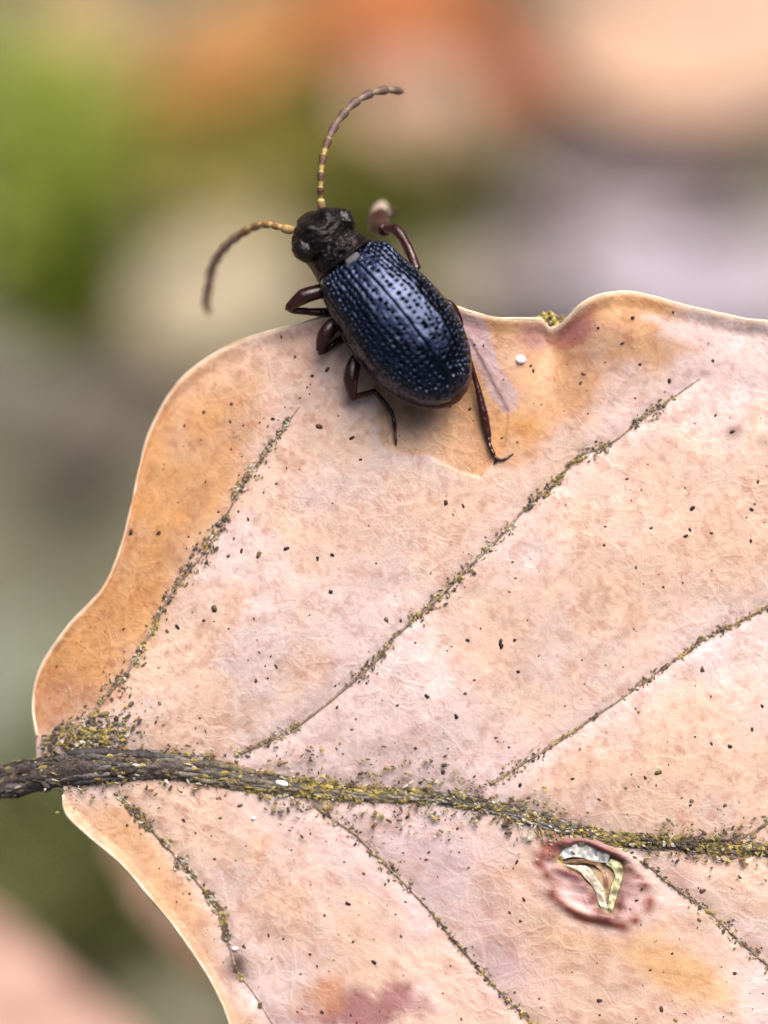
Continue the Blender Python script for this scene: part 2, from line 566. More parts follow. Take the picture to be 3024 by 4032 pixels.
def blade_half(margin, mids, nv, du):
    pm = pts(margin)[:, :2]
    midx = MIDP[:, 0]
    # parameter positions: dense in the frame, coarse beyond
    xs_frame = (3150 - 1512) / PX
    mx = (np.array(mids, float) - 1512) / PX
    cum = np.r_[0, np.cumsum(np.linalg.norm(np.diff(pm, axis=0), axis=1))]
    dense_n = 4000
    C = catmull(np.column_stack([pm, mx]), dense_n)
    C[:, 2] = np.maximum.accumulate(C[:, 2])
    arc = np.r_[0, np.cumsum(np.linalg.norm(np.diff(C[:, :2], axis=0), axis=1))]
    speed = np.where((C[1:, 2] < xs_frame) & (C[1:, 1] > -11.6), 1.0, 0.12)
    s = np.r_[0, np.cumsum(np.diff(arc) * speed)]
    nu = int(s[-1] / du)
    t = np.linspace(0, s[-1], nu)
    ii = np.interp(t, s, np.arange(dense_n))
    mg = np.stack([np.interp(ii, np.arange(dense_n), C[:, k]) for k in range(3)], -1)
    my = np.interp(mg[:, 2], midx, MIDP[:, 1])
    v = np.linspace(0, 1, nv) ** 1.0
    x = mg[:, 2][:, None] * (1 - v) + mg[:, 0][:, None] * v
    y = my[:, None] * (1 - v) + mg[:, 1][:, None] * v
    return x, y, mg


def G(x, y, px, py, rx, ry, ang=0):
    c = at(px, py)
    a = math.radians(ang)
    dx, dy = x - c[0], y - c[1]
    u, w = dx * math.cos(a) + dy * math.sin(a), -dx * math.sin(a) + dy * math.cos(a)
    return np.exp(-((u * PX / rx) ** 2 + (w * PX / ry) ** 2))


def PM(x, y, P, soft, wob=0.0, seed=5):
    if wob:
        x = x + wob * (fbm(x * 1.6, y * 1.6, seed, 4) - 0.5) * 2
        y = y + wob * (fbm(x * 1.6 + 31, y * 1.6, seed + 9, 4) - 0.5) * 2
    return sstep(-soft, soft, poly_sd(x, y, pts(P)[:, :2]))


C_PINK = np.array((0.56, 0.43, 0.405))  # pale cuticle pink with the sky sheen painted in
C_PEACH = np.array((0.53, 0.36, 0.265))
C_ORANGE = np.array((0.425, 0.215, 0.082))
C_LILAC = np.array((0.40, 0.29, 0.32))
C_RED = np.array((0.17, 0.045, 0.030))
C_PURPLE = np.array((0.24, 0.115, 0.118))
C_PALE = np.array((0.60, 0.51, 0.47))


def blade_color(x, y, edge):
    c = np.broadcast_to(C_PINK, x.shape + (3,)).copy()

    def mix(m, k):
        nonlocal c
        m = np.clip(m, 0, 1)[..., None]
        c = c * (1 - m) + np.asarray(k) * m
    n1 = fbm(x / 2.6, y / 2.6, 41, 5)
    n2 = fbm(x / 0.7, y / 0.7, 43, 4)
    n3 = fbm(x / 0.22, y / 0.22, 47, 3)
    mix(sstep(0.36, 0.62, n1 * 0.7 + n2 * 0.3) * 0.85, C_PEACH)
    mix(0.8 * G(x, y, 2800, 2060, 260, 330, 20) + 0.55 * G(x, y, 2450, 2350, 280, 160) + 0.5 * G(x, y, 1500, 2050, 350, 200, 20) +
        0.5 * G(x, y, 2000, 2650, 170, 320) + 0.7 * G(x, y, 2250, 3050, 110, 90) + 0.6 * G(x, y, 2650, 3020, 400, 160) +
        0.6 * G(x, y, 2700, 2850, 350, 150, 25), C_PEACH)
    # left wing, orange up to the first side vein
    d1, _ = seg_dist(x, y, VP['up1'])
    wing = PM(x, y, [(60, 2950), (200, 2880), (330, 2830), (440, 2700), (540, 2560), (640, 2370), (760, 2190), (860, 2040), (950, 1850), (1010, 1700),
                     (1030, 1500), (900, 1300), (500, 1500), (100, 2300)], 0.35, 0.15)
    mix(wing * (0.55 + 0.6 * n2), C_ORANGE * 1.05)
    mix(0.75 * G(x, y, 450, 2420, 130, 420, -35) * (0.6 + 0.8 * n2), C_ORANGE * 0.9)
    mix(0.7 * G(x, y, 950, 1430, 260, 120, 20) * n2 * 1.4, C_PEACH * 1.08)
    mix(0.8 * G(x, y, 240, 2780, 160, 110) * (n2 * 1.5), np.array((0.40, 0.19, 0.11)))
    mix(0.5 * G(x, y, 1230, 1330, 220, 140), np.array((0.44, 0.27, 0.22)))
    # lower left wing
    lw = PM(x, y, [(200, 3120), (470, 3160), (620, 3330), (760, 3520), (850, 3680), (880, 3850), (1000, 4032), (1100, 4400), (600, 4400), (200, 3400)],
            0.3, 0.12, 15)
    mix(lw * (0.45 + 0.6 * n2), np.array((0.46, 0.255, 0.12)))
    # orange ground below and right of the beetle
    rt = PM(x, y, [(1750, 1180), (2060, 1230), (2200, 1300), (2330, 1150), (2560, 1130), (2700, 1200), (2600, 1330), (2780, 1370), (2640, 1440),
                   (2400, 1440), (2300, 1600), (2180, 1680), (2120, 1790), (1960, 1830), (1800, 1500)], 0.22, 0.16, 25)
    mix(rt * (0.45 + 0.6 * n2), C_ORANGE * np.array((1.08, 1.12, 1.3)))
    mix(0.6 * G(x, y, 2480, 1200, 190, 90) + 0.5 * G(x, y, 2200, 1560, 220, 140), np.array((0.44, 0.215, 0.08)))
    pe = PM(x, y, [(1440, 1440), (1480, 1560), (1500, 1760), (1560, 1785), (1680, 1788), (1780, 1850), (1890, 1880), (1985, 1760), (2000, 1620),
                   (1850, 1330), (1700, 1300)], 0.075, 0.10, 35)
    mix(pe * (0.6 + 0.5 * n2), np.array((0.47, 0.265, 0.13)))
    mix(0.6 * G(x, y, 1920, 1780, 120, 110) * pe, np.array((0.38, 0.16, 0.055)))
    mix(0.85 * G(x, y, 2060, 1680, 70, 55, -30), np.array((0.46, 0.215, 0.05)))
    lil = PM(x, y, [(1795, 1215), (1885, 1235), (1930, 1320), (1965, 1440), (2040, 1560), (2030, 1620), (1985, 1635), (1930, 1560), (1890, 1470),
                    (1840, 1360)], 0.04, 0.05, 45)
    mix(0.85 * lil * (0.7 + 0.5 * n2), C_LILAC)
    # pale silvery tongue on the right lobe, purple patches by the notch
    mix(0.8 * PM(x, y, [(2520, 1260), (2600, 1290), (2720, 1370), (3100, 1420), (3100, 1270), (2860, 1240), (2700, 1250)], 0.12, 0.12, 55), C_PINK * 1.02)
    mix(0.9 * PM(x, y, [(2070, 1270), (2140, 1265), (2160, 1320), (2140, 1370), (2080, 1390), (2060, 1330)], 0.16, 0.14, 65) * (0.3 + 1.2 * n2), np.array((0.31, 0.165, 0.155)))
    mix(0.85 * PM(x, y, [(2150, 1340), (2200, 1300), (2280, 1240), (2340, 1200), (2330, 1290), (2290, 1350), (2190, 1370)], 0.12, 0.14, 66) * (0.3 + 1.2 * n2), C_RED * 1.9)
    mix(0.6 * G(x, y, 2270, 1300, 70, 60, 30), C_PURPLE * 1.3)
    # stains at the lower edge
    mix(0.85 * sstep(0.25, 0.62, G(x, y, 1480, 3970, 230, 95, 8) * (0.1 + 1.7 * fbm(x / 0.35 + 5, y / 0.35, 44, 4))), np.array((0.24, 0.085, 0.09)))
    mix(0.75 * sstep(0.2, 0.65, G(x, y, 1270, 3935, 140, 75, 25) * (0.1 + 1.7 * fbm(x / 0.5, y / 0.5, 45, 4))), np.array((0.40, 0.17, 0.08)))
    mix(0.7 * G(x, y, 1180, 4030, 120, 40) * (0.5 + n2), C_PURPLE)
    mix(0.75 * G(x, y, 1960, 3780, 130, 220, 20), C_LILAC * 1.04)
    mix(0.5 * G(x, y, 1650, 3350, 330, 200, -40), C_LILAC * 1.15)
    mix(0.7 * sstep(0.15, 0.95, G(x, y, 2680, 3840, 300, 100, -32) * (0.2 + 1.5 * n2)), np.array((0.50, 0.28, 0.10)))
    mix(0.55 * G(x, y, 2350, 3700, 330, 80, -5) + 0.45 * G(x, y, 1130, 3560, 200, 260), np.array((0.50, 0.30, 0.16)))
    mix(1.2 * G(x, y, 930, 3800, 52, 62) * (0.4 + 1.0 * n2), np.array((0.06, 0.022, 0.012)))
    mix(0.75 * G(x, y, 2885, 1700, 42, 24, 25), np.array((0.17, 0.09, 0.07)))
    mix(0.5 * G(x, y, 3000, 1740, 30, 20), np.array((0.2, 0.12, 0.1)))
    # pale bloom and painted sky sheen along the side veins
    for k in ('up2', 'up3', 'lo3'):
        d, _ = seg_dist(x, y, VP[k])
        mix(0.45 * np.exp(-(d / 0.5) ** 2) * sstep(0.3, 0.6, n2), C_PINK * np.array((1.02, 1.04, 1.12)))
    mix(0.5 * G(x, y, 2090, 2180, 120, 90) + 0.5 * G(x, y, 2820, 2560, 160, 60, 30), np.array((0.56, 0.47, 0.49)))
    # gall: brown-red outer line, pink ring, wine-red inner ring
    sg = poly_sd(x, y, pts(GALL)[:, :2]) + 0.22 * (n2 - 0.5)
    si = poly_sd(x, y, pts(GALL_IN)[:, :2]) + 0.16 * (n2 - 0.5)
    mix(0.5 * sstep(-0.45, 0.0, sg), C_PINK)
    mix(np.exp(-((sg - 0.03) / 0.085) ** 2) * (0.75 + 0.5 * n2), np.array((0.21, 0.052, 0.030)))
    mix(0.7 * sstep(0.1, 0.2, sg), np.array((0.46, 0.28, 0.28)))
    mix(np.exp(-((si + 0.03) / 0.10) ** 2), np.array((0.16, 0.038, 0.038)))
    mix(sstep(0.0, 0.06, si), np.array((0.26, 0.19, 0.10)) * (0.5 + n2)[..., None])
    # tea-coloured tiny blotches, pores and fine mottling
    mix(0.75 * sstep(0.56, 0.70, n3) * (0.4 + 0.6 * n1), c * np.array((0.80, 0.66, 0.60)))
    n4 = fbm(x / 0.11 + 3, y / 0.11, 57, 2)
    mix(0.5 * sstep(0.60, 0.78, n4), c * np.array((0.78, 0.64, 0.60)))
    mix(0.55 * sstep(0.54, 0.70, fbm(x / 0.35 + 9, y / 0.35, 53, 3)), c * np.array((1.10, 1.16, 1.20)))
    c *= (0.80 + 0.22 * n2)[..., None]
    mix(0.75 * sstep(0.10, 0.02, edge), np.array((0.60, 0.46, 0.32)))
    return c


blade = None
margin_curves = {}
for nm, margin, mids, nv in (('upper', UPPER, MID_UP, 330), ('lower', LOWER, MID_LO, 215)):
    x, y, mg = blade_half(margin, mids, nv, 0.030)
    nu = x.shape[0]
    ed = np.hypot(x - mg[:, 0][:, None], y - mg[:, 1][:, None])
    ed, _ = (ed, 0)
    xx, yy = x.ravel(), y.ravel()
    z = leaf_z(xx, yy)
    e = ed.ravel()
    # the very rim is rolled up a little, unevenly
    roll = 0.10 * sstep(0.35, 0.0, e) * (0.5 + fbm(xx / 0.8, yy / 0.8, 61, 3)) - (0.05 if nm == 'upper' else 0.0) * sstep(1.0, 0, e)
    z = z + roll
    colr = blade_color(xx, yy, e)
    V = np.column_stack([xx, yy, z])
    F = grid_faces(nu, nv)
    if nm == 'lower':
        F = F[:, ::-1]
    margin_curves[nm] = V.reshape(nu, nv, 3)[:, -1]
    # underside, coarse
    iu = np.unique(np.r_[np.arange(0, nu, 6), nu - 1])
    iv = np.unique(np.r_[np.arange(0, nv, 6), nv - 1])
    U = V.reshape(nu, nv, 3)[np.ix_(iu, iv)].reshape(-1, 3).copy()
    U[:, 2] -= 0.09
    UF = grid_faces(len(iu), len(iv))[:, ::-1]
    if nm == 'lower':
        UF = UF[:, ::-1]
    uc = np.broadcast_to(np.array((0.34, 0.22, 0.13)), U.shape)
    V2, F2 = joined([(V, [F[:, ::-1]]), (U, [UF[:, ::-1]])])
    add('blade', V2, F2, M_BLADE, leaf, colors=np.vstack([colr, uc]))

for nm, c in margin_curves.items():
    k = np.unique(np.r_[np.arange(0, len(c), 3), len(c) - 1])
    P = c[k] + np.array([0, 0, -0.035])
    r = 0.017 + 0.034 * fbm(P[:, 0] * 1.3, P[:, 1] * 1.3, 71, 3)
    P = P + np.array([0, 0, 1.0]) * (0.03 * (fbm(P[:, 0] * 4, P[:, 1] * 4, 73, 3) - 0.5))[:, None]
    V, F = tube(P, r, 8)
    mc = sstep(0.50, 0.68, fbm(V[:, 0] * 1.1, V[:, 1] * 1.1, 75, 4))[:, None]
    add('margin', V, F, M_EDGE, leaf, colors=np.array((0.58, 0.47, 0.36)) * (1 - mc) + np.array((0.34, 0.19, 0.09)) * mc)


# veins, midrib and petiole -------------------------------------------------
def along(P, n, rg, spread):
    k = np.sort(rg.uniform(0, len(P) - 1.001, n))
    i = k.astype(int)
    f = (k - i)[:, None]
    p = P[i] * (1 - f) + P[i + 1] * f
    t = P[i + 1] - P[i]
    t /= np.linalg.norm(t, axis=1)[:, None] + 1e-9
    nrm = np.column_stack([-t[:, 1], t[:, 0]])
    o = rg.standard_normal(n) * spread
    q = p.copy()
    q[:, :2] += nrm * o[:, None]
    return q, t, o, k / (len(P) - 1)


PAL = np.array([(0.20, 0.15, 0.035), (0.26, 0.21, 0.07), (0.12, 0.10, 0.035), (0.05, 0.04, 0.034), (0.08, 0.062, 0.05), (0.30, 0.28, 0.24),
                (0.14, 0.115, 0.06), (0.13, 0.07, 0.035)]) * np.array((1.35, 1.32, 1.2))


def crust(P, n, spread, size, seed, wts=None, gate=0.34, dens=None):
    rg = np.random.default_rng(seed)
    q, t, o, u = along(P, n * 5, rg, 1.0)
    pm_ = rg.permutation(len(q))
    q, t, o, u = q[pm_], t[pm_], o[pm_], u[pm_]
    g = fbm(u * 22 + seed, u * 0 + 0.5, seed, 3)
    if dens is not None:
        g = g * np.interp(u, np.linspace(0, 1, len(dens)), dens)
    keep = g > gate
    q, t, o, u, g = q[keep][:n], t[keep][:n], o[keep][:n], u[keep][:n], g[keep][:n]
    sp = spread * (0.6 + 1.4 * np.clip(g - gate, 0, 1) * 3)
    nrm = np.column_stack([-t[:, 1], t[:, 0]])
    q[:, :2] += nrm * (o * (sp - 1.0))[:, None]
    m = len(q)
    s = size * rg.lognormal(0, 0.5, m).clip(0.3, 2.2)
    S = np.column_stack([s * rg.uniform(0.9, 2.0, m), s * rg.uniform(0.5, 1.0, m), s * rg.uniform(0.35, 0.8, m)])
    q[:, 2] = leaf_z(q[:, 0], q[:, 1], False) + S[:, 2] * 0.5 + 0.02
    ang = np.arctan2(t[:, 1], t[:, 0]) + rg.standard_normal(m) * 0.7
    patch = (fbm(u * 30 + 5 * seed, u * 0, seed + 3, 2) * 8).astype(int) % 8
    ci = np.where(rg.random(m) < 0.55, patch, rg.integers(0, 8, m))
    return crumbs(q, S, ang, PAL[ci], seed=seed)


def in_frame_len(P):
    return np.sum(np.linalg.norm(np.diff(P[P[:, 0] < 9.5], axis=0), axis=1)) if (P[:, 0] < 9.5).sum() > 2 else 2.0


vr = {'up1': 0.035, 'up2': 0.036, 'up3': 0.032, 'up4': 0.034, 'lo1': 0.038, 'lo2': 0.03, 'lo3': 0.034}
vs_ = {'up1': (900, 0.058, 0.0165), 'up2': (1050, 0.042, 0.0165), 'up3': (750, 0.030, 0.015), 'up4': (800, 0.07, 0.019), 'lo1': (900, 0.04, 0.017),
       'lo2': (650, 0.038, 0.016), 'lo3': (700, 0.038, 0.0165)}
VDENS = {'up1': (1.5, 1.2, 1.0, 1.1, 1.0, 0.8, 0.75), 'up2': (1.15, 1.1, 1.0, 1.0, 0.95, 1.0, 1.1, 1.1, 0.3), 'up3': (1.2, 1, 1.0, 0.9, 0.8, .7, .6, .6),
         'up4': (1.5, 1.3, 1, .8), 'lo1': (1.3, 1.2, 1.1, 1.0, .8, .7, .7), 'lo2': (1.5, 1.1, .8, .95, 0.85, .9), 'lo3': (1.3, 1.1, .9, .9, .8)}
for i, (k, P) in enumerate(VP.items()):
    PP = catmull(P, 120)
    PP = lz(PP, 0.0)
    w = 0.02 * (fbm(np.arange(120) * 0.3, np.full(120, i * 3.0), 81 + i, 3) - 0.5) * 2
    PP[:, 1] += w
    r = vr[k] * np.linspace(1.15, 0.5, 120)
    V, F = tube(PP, r, 8)
    base_c = np.array((0.30, 0.22, 0.17))
    cn = fbm(V[:, 0] * 2.5, V[:, 1] * 2.5, 85, 3)[:, None]
    cc = base_c * (0.5 + cn) * np.where(cn > 0.55, 0.5, 1.0)
    v = add('side_vein', V, F, M_FIBRE, leaf, colors=cc)
    n, sp, sz = vs_[k]
    Vc, Fc, cc = crust(P, n, sp, sz, 100 + i, dens=VDENS[k])
    add('moss_crust', Vc, Fc, M_CRUST, v, colors=cc, smooth=False, kind='stuff')

# petiole and midrib: a dark core with weathered fibres lying along it
mid_in = MIDP[MIDP[:, 0] < 14.0]
pet = pts([(-1700, 3420), (-1200, 3330), (-700, 3230), (-300, 3140)])
pet[:, 2] = (-2.2, -1.5, -0.8, -0.25)
n_mid = 260
core = catmull(np.vstack([pet, lz(mid_in[::6], -0.05)]), n_mid)
axis_u = (core[:, 0] * PX + 1512)                        # photo x
half = np.interp(axis_u, [-1700, -200, 0, 200, 330, 600, 850, 1000, 1300, 1600, 1900, 2300, 2700, 3024, 4200],
                 [0.34, 0.38, 0.40, 0.42, 0.46, 0.36, 0.33, 0.28, 0.21, 0.19, 0.20, 0.20, 0.19, 0.18, 0.10])
Vc, Fc = tube(core, half * 0.66 * (0.85 + 0.3 * fbm(np.arange(n_mid) * 0.4, np.zeros(n_mid), 93, 3)), 14)
cn = fbm(Vc[:, 0] * 2, Vc[:, 1] * 5, 91, 3)[:, None]
grey = np.interp(Vc[:, 0] * PX + 1512, [0, 400, 1500, 1900, 2150, 2400], [0, 0.1, 0.5, 1, 0.9, 0.1])[:, None]
midrib = add('midrib', Vc, Fc, M_FIBRE, leaf, colors=np.array((0.055, 0.042, 0.036)) * (0.4 + 1.2 * cn) * (1 - grey * 0.6) + grey * 0.10)
tang = np.gradient(core, axis=0)
tang /= np.linalg.norm(tang, axis=1)[:, None]
nr = np.cross(np.array([0, 0, 1.0]), tang)
nr /= np.linalg.norm(nr, axis=1)[:, None]
FPAL = np.array([(0.055, 0.037, 0.030), (0.085, 0.058, 0.042), (0.12, 0.085, 0.06), (0.19, 0.15, 0.115), (0.04, 0.028, 0.026), (0.14, 0.10, 0.045), (0.10, 0.075, 0.033)])
rg = np.random.default_rng(5)
for j in range(64):
    a = -1.15 + 2.3 * (j % 11) / 10 + rg.uniform(-.1, .1)
    i0 = rg.integers(20, n_mid - 75) if j >= 11 else 0
    i1 = min(n_mid, i0 + rg.integers(14, 70)) if j >= 11 else n_mid
    sl = slice(i0, i1)
    m = i1 - i0
    wob = a + 0.45 * (fbm(np.arange(m) * 0.09, np.full(m, j * 7.0), 200 + j, 3) - 0.5) * 2
    rad = half[sl] * (0.70 + 0.22 * fbm(np.arange(m) * 0.1, np.full(m, j * 3.0), 230 + j, 2))
    P = core[sl] + nr[sl] * (np.sin(wob) * rad)[:, None] + np.array([0, 0, 1.0]) * (np.cos(wob) * rad * 0.62)[:, None]
    r = half[sl] * rg.uniform(0.07, 0.17) * (0.1 + 1.8 * fbm(np.arange(m) * 0.35, np.full(m, j * 5.0), 260 + j, 2))
    r = r * np.minimum(1, np.minimum(np.arange(m), m - 1 - np.arange(m)) / 8 + 0.15)
    V, F = tube(P, r, 7)
    g = np.interp(V[:, 0] * PX + 1512, [0, 400, 1500, 1900, 2150, 2400], [0, 0.1, 0.45, 1, 0.9, 0.1])[:, None]
    cn = fbm(V[:, 0] * 3, V[:, 1] * 9, 290 + j, 3)[:, None]
    k = (FPAL[j % 7] if rg.random() < 0.6 else FPAL[rg.integers(0, 7)]) * 0.75
    pb = np.interp(V[:, 0] * PX + 1512, [300, 900], [1, 0])[:, None]
    k = k * (1 - pb) + k.mean() * np.array((1.12, 0.95, 0.98)) * pb
    add('fibre', V, F, M_FIBRE, midrib, colors=(k * (1 - 0.7 * g) + 0.19 * g * np.array((1, .98, 1.0))) * (0.1 + 1.8 * cn))
MP = lz(mid_in[mid_in[:, 0] > -7.2])
for n, sp, sz, sd_, dens in ((3600, 0.14, 0.022, 301, (1.0, 1.0, 1.25, 1.3, 1.2, 0.95, 0.8, 1.0, 1.1, 1.0)), (800, 0.18, 0.016, 302, (1.2, .9, 1.2, 1.3, 1.0, .8, .9, 1.0, 1.1))):
    Vc, Fc, cc = crust(MP, n, sp, sz, sd_, dens=dens)
    Vc[:, 2] += 0.06
    add('moss_crust', Vc, Fc, M_CRUST, midrib, colors=cc, smooth=False, kind='stuff')
# scales of bark and moss sitting on the midrib itself
rg = np.random.default_rng(77)
n = 6500
ii = rg.uniform(40, n_mid - 20, n)
i = ii.astype(int)
aa = rg.uniform(-1.35, 1.35, n)
dens_ = np.interp(axis_u[i], [0, 200, 500, 800, 1300, 1750, 1850, 2150, 2250, 3100], [0.6, 1, 0.9, 1, 1, 0.8, 0.5, 0.5, 0.9, 0.9])
keep = rg.random(n) < dens_ * sstep(0.3, 0.55, fbm(ii * 0.12, aa * 1.2, 971, 3))
i, aa = i[keep], aa[keep]
m = len(i)
q = core[i] + nr[i] * (np.sin(aa) * half[i] * 0.84)[:, None] + np.array([0, 0, 1.0]) * (np.cos(aa) * half[i] * 0.60)[:, None]
s = 0.026 * rg.lognormal(0, 0.5, m).clip(0.3, 2.2)
px_ = axis_u[i]
olive = np.interp(px_, [0, 300, 700, 1000, 1700, 1850, 2150, 2300], [0.1, 0.4, 0.5, 0.8, 0.8, 0.3, 0.3, 0.6])
kc = np.where((rg.random(m) < olive)[:, None], PAL[rg.choice([0, 1, 2, 0, 6], m)], PAL[rg.choice([3, 4, 5, 4, 3], m)] * np.where(px_ < 400, 0.8, 1.1)[:, None])
Vc, Fc, cc = crumbs(q, np.column_stack([s * 2.4, s * 0.8, s * 0.7]), np.arctan2(tang[i, 1], tang[i, 0]) + rg.normal(0, 0.35, m), kc, seed=78)
add('moss_crust', Vc, Fc, M_CRUST, midrib, colors=cc, smooth=False, kind='stuff')
# lumps of weathered bark on the stalk and the foot of the midrib
rg = np.random.default_rng(79)
n = 420
i = rg.integers(30, int(np.searchsorted(axis_u, 620)), n)
aa = rg.uniform(-1.5, 1.5, n)
q = core[i] + nr[i] * (np.sin(aa) * half[i] * 0.80)[:, None] + np.array([0, 0, 1.0]) * (np.cos(aa) * half[i] * 0.56)[:, None]
s = 0.05 * rg.lognormal(0, 0.4, n).clip(0.4, 2)
Vc, Fc, cc = crumbs(q, np.column_stack([s * 2.4, s * 0.8, s * 0.7]), np.arctan2(tang[i, 1], tang[i, 0]) + rg.normal(0, 0.25, n),
                    FPAL[rg.choice([0, 1, 2, 3, 4, 4, 0], n)] * np.array((1.0, 0.92, 0.95)) * 0.8, seed=80)
add('bark_crust', Vc, Fc, M_FIBRE, midrib, colors=cc, smooth=False, kind='stuff')
# crust where the blade meets the petiole
rg = np.random.default_rng(12)
n = 700
q = np.column_stack([rg.normal(0, 1, n), rg.normal(0, 1, n), np.zeros(n)]) * np.array([0.62, 0.22, 1]) + at(310, 2920)
q[:, 1] += (q[:, 0] - at(310, 0)[0]) * 0.25
q = q[(q[:, 0] > at(165, 0)[0])]
q[:, 2] = leaf_z(q[:, 0], q[:, 1], False) + 0.03
s = 0.026 * rg.lognormal(0, 0.45, len(q))
Vc, Fc, cc = crumbs(q, np.column_stack([s * 1.6, s * 0.8, s * 0.6]), rg.normal(0.5, 0.6, len(q)), PAL[rg.choice([2, 3, 4, 5, 6, 0], len(q))], seed=13)
add('moss_crust', Vc, Fc, M_CRUST, midrib, colors=cc, smooth=False, kind='stuff')

# dark fungal specks on the blade
rg = np.random.default_rng(23)
placed = [(2637, 1497, 13, 0), (2980, 1278, 12, 0), (2885, 1700, 9, 1), (1385, 1727, 10, 0), (1755, 1982, 12, 1), (1310, 2185, 9, 0), (2725, 2000, 11, 0),
          (2700, 2110, 10, 0), (1795, 2820, 11, 0), (1970, 2530, 10, 0), (1975, 2545, 9, 0), (2025, 2520, 8, 1), (1420, 1810, 9, 1), (1303, 2330, 9, 0),
          (1850, 1610, 9, 1), (2090, 1440, 8, 0), (2100, 1460, 8, 0), (800, 1620, 10, 1), (910, 1590, 9, 1), (905, 1660, 8, 1), (1075, 1650, 10, 1),
          (990, 1345, 9, 1), (510, 2095, 10, 1), (625, 2100, 10, 1), (2810, 1420, 9, 0), (2520, 1435, 8, 0), (1230, 1480, 8, 0), (1290, 1455, 9, 1),
          (1660, 2420, 8, 0), (1520, 2440, 11, 2), (1840, 2520, 7, 0), (2870, 2940, 9, 0), (2960, 2870, 9, 0), (3000, 2780, 9, 0), (950, 2170, 8, 0),
          (900, 2190, 9, 2), (1130, 2160, 9, 0), (1250, 2200, 8, 0), (700, 2470, 9, 0), (1020, 2185, 12, 2), (845, 2395, 13, 2), (2590, 3040, 12, 2),
          (1370, 3560, 9, 0), (1390, 3710, 9, 1), (1470, 3790, 9, 0), (1220, 3760, 8, 1), (960, 3730, 9, 1), (500, 3250, 9, 1), (390, 3345, 12, 1),
          (1745, 3040, 9, 1), (460, 2830, 14, 1), (630, 2770, 8, 1), (2720, 3150, 10, 2), (2850, 3170, 9, 2), (2750, 3620, 9, 2), (2890, 3830, 8, 1)]
C, S_, A_, K_ = [], [], [], []
SP = np.array([(0.020, 0.013, 0.018), (0.05, 0.022, 0.015), (0.11, 0.085, 0.025)])
for px, py, r, k in placed:
    C.append(at(px, py)[:2]); S_.append(r / PX * 0.95); A_.append(rg.uniform(0, 3)); K_.append(SP[k])
outl = np.vstack([pts(UPPER)[:, :2], pts(LOWER)[::-1, :2]])
while len(C) < 640:
    px, py = rg.uniform(130, 3020), rg.uniform(1200, 4030)
    p = at(px, py)[:2]
    d = fbm(np.array([px / 260.]), np.array([py / 260.]), 401, 3)[0]
    if rg.random() > (d - 0.25) * 2.0 + 0.25 * (py > 2700):
        continue
    C.append(p); S_.append(rg.lognormal(math.log(3.8), 0.38) / PX); A_.append(rg.uniform(0, 3)); K_.append(SP[rg.choice(3, p=(.35, .5, .15))] * rg.uniform(0.8, 2.4))
C = np.array(C)
ok = poly_sd(C[:, 0], C[:, 1], outl) > 0.12
C, S_, A_, K_ = C[ok], np.array(S_)[ok], np.array(A_)[ok], np.array(K_)[ok]
Z = leaf_z(C[:, 0], C[:, 1], True)
Vc, Fc, cc = crumbs(np.column_stack([C, Z + 0.002]), np.column_stack([S_ * rg.uniform(.9, 1.7, len(C)), S_ * rg.uniform(.7, 1, len(C)), S_ * 0.4]), A_, K_, 0.22, 24)
add('fungal_specks', Vc, Fc, M_CRUST, leaf, colors=cc, kind='stuff')

# torn membrane in the gall
gall = empty('gall', np.r_[at(2330, 3470)[:2], 0], parent=leaf)
gall['label'] = 'torn open blister with wine red rim and white membrane'


def flap(P0, P1, wob, color, seed, n=40, m=9, lift=0.05, name='membrane_flap'):
    a, b = catmull(pts(P0), n), catmull(pts(P1), n)
    t = np.linspace(0, 1, m)[None, :, None]
    V = a[:, None, :] * (1 - t) + b[:, None, :] * t
    x, y = V[..., 0], V[..., 1]
    V[..., 2] = leaf_z(x, y, False) - 0.05 + lift + 2.2 * wob * (fbm(x * 7, y * 7, seed, 4) - 0.4)
    nz = fbm(x * 4, y * 4, seed + 2, 3)[..., None]
    cc = np.array(color) * (0.6 + 0.75 * nz)
    Vt = V.reshape(-1, 3)
    Vb = Vt - np.array([0, 0, 0.012])
    F = grid_faces(n, m)
    VV, FF = joined([(Vt, [F]), (Vb, [F[:, ::-1]])])
    add(name, VV, FF, M_MEMB, gall, colors=np.vstack([cc.reshape(-1, 3)] * 2))


flap([(2200, 3370), (2230, 3335), (2290, 3318), (2350, 3340), (2400, 3365)], [(2205, 3385), (2250, 3372), (2300, 3378), (2350, 3392), (2390, 3395)],
     0.10, (0.72, 0.72, 0.68), 501)
flap([(2215, 3400), (2270, 3420), (2300, 3450), (2340, 3500), (2360, 3560), (2390, 3600)], [(2250, 3405), (2310, 3410), (2345, 3450), (2375, 3500), (2385, 3550), (2400, 3590)],
     0.09, (0.66, 0.60, 0.47), 503)
flap([(2405, 3380), (2440, 3395), (2450, 3430), (2440, 3480), (2425, 3530), (2405, 3600)], [(2385, 3400), (2410, 3420), (2420, 3450), (2405, 3490), (2395, 3540), (2390, 3590)],
     0.09, (0.52, 0.50, 0.28), 505)
flap([(2210, 3400), (2280, 3395), (2340, 3405), (2370, 3440), (2385, 3490)], [(2215, 3390), (2285, 3380), (2360, 3395), (2390, 3440), (2395, 3495)],
     0.04, (0.34, 0.20, 0.11), 507, lift=0.02)
flap([(2110, 3400), (2150, 3385), (2190, 3370), (2215, 3370)], [(2130, 3420), (2160, 3415), (2195, 3408), (2215, 3400)], 0.06, (0.34, 0.25, 0.06), 509, lift=0.03)
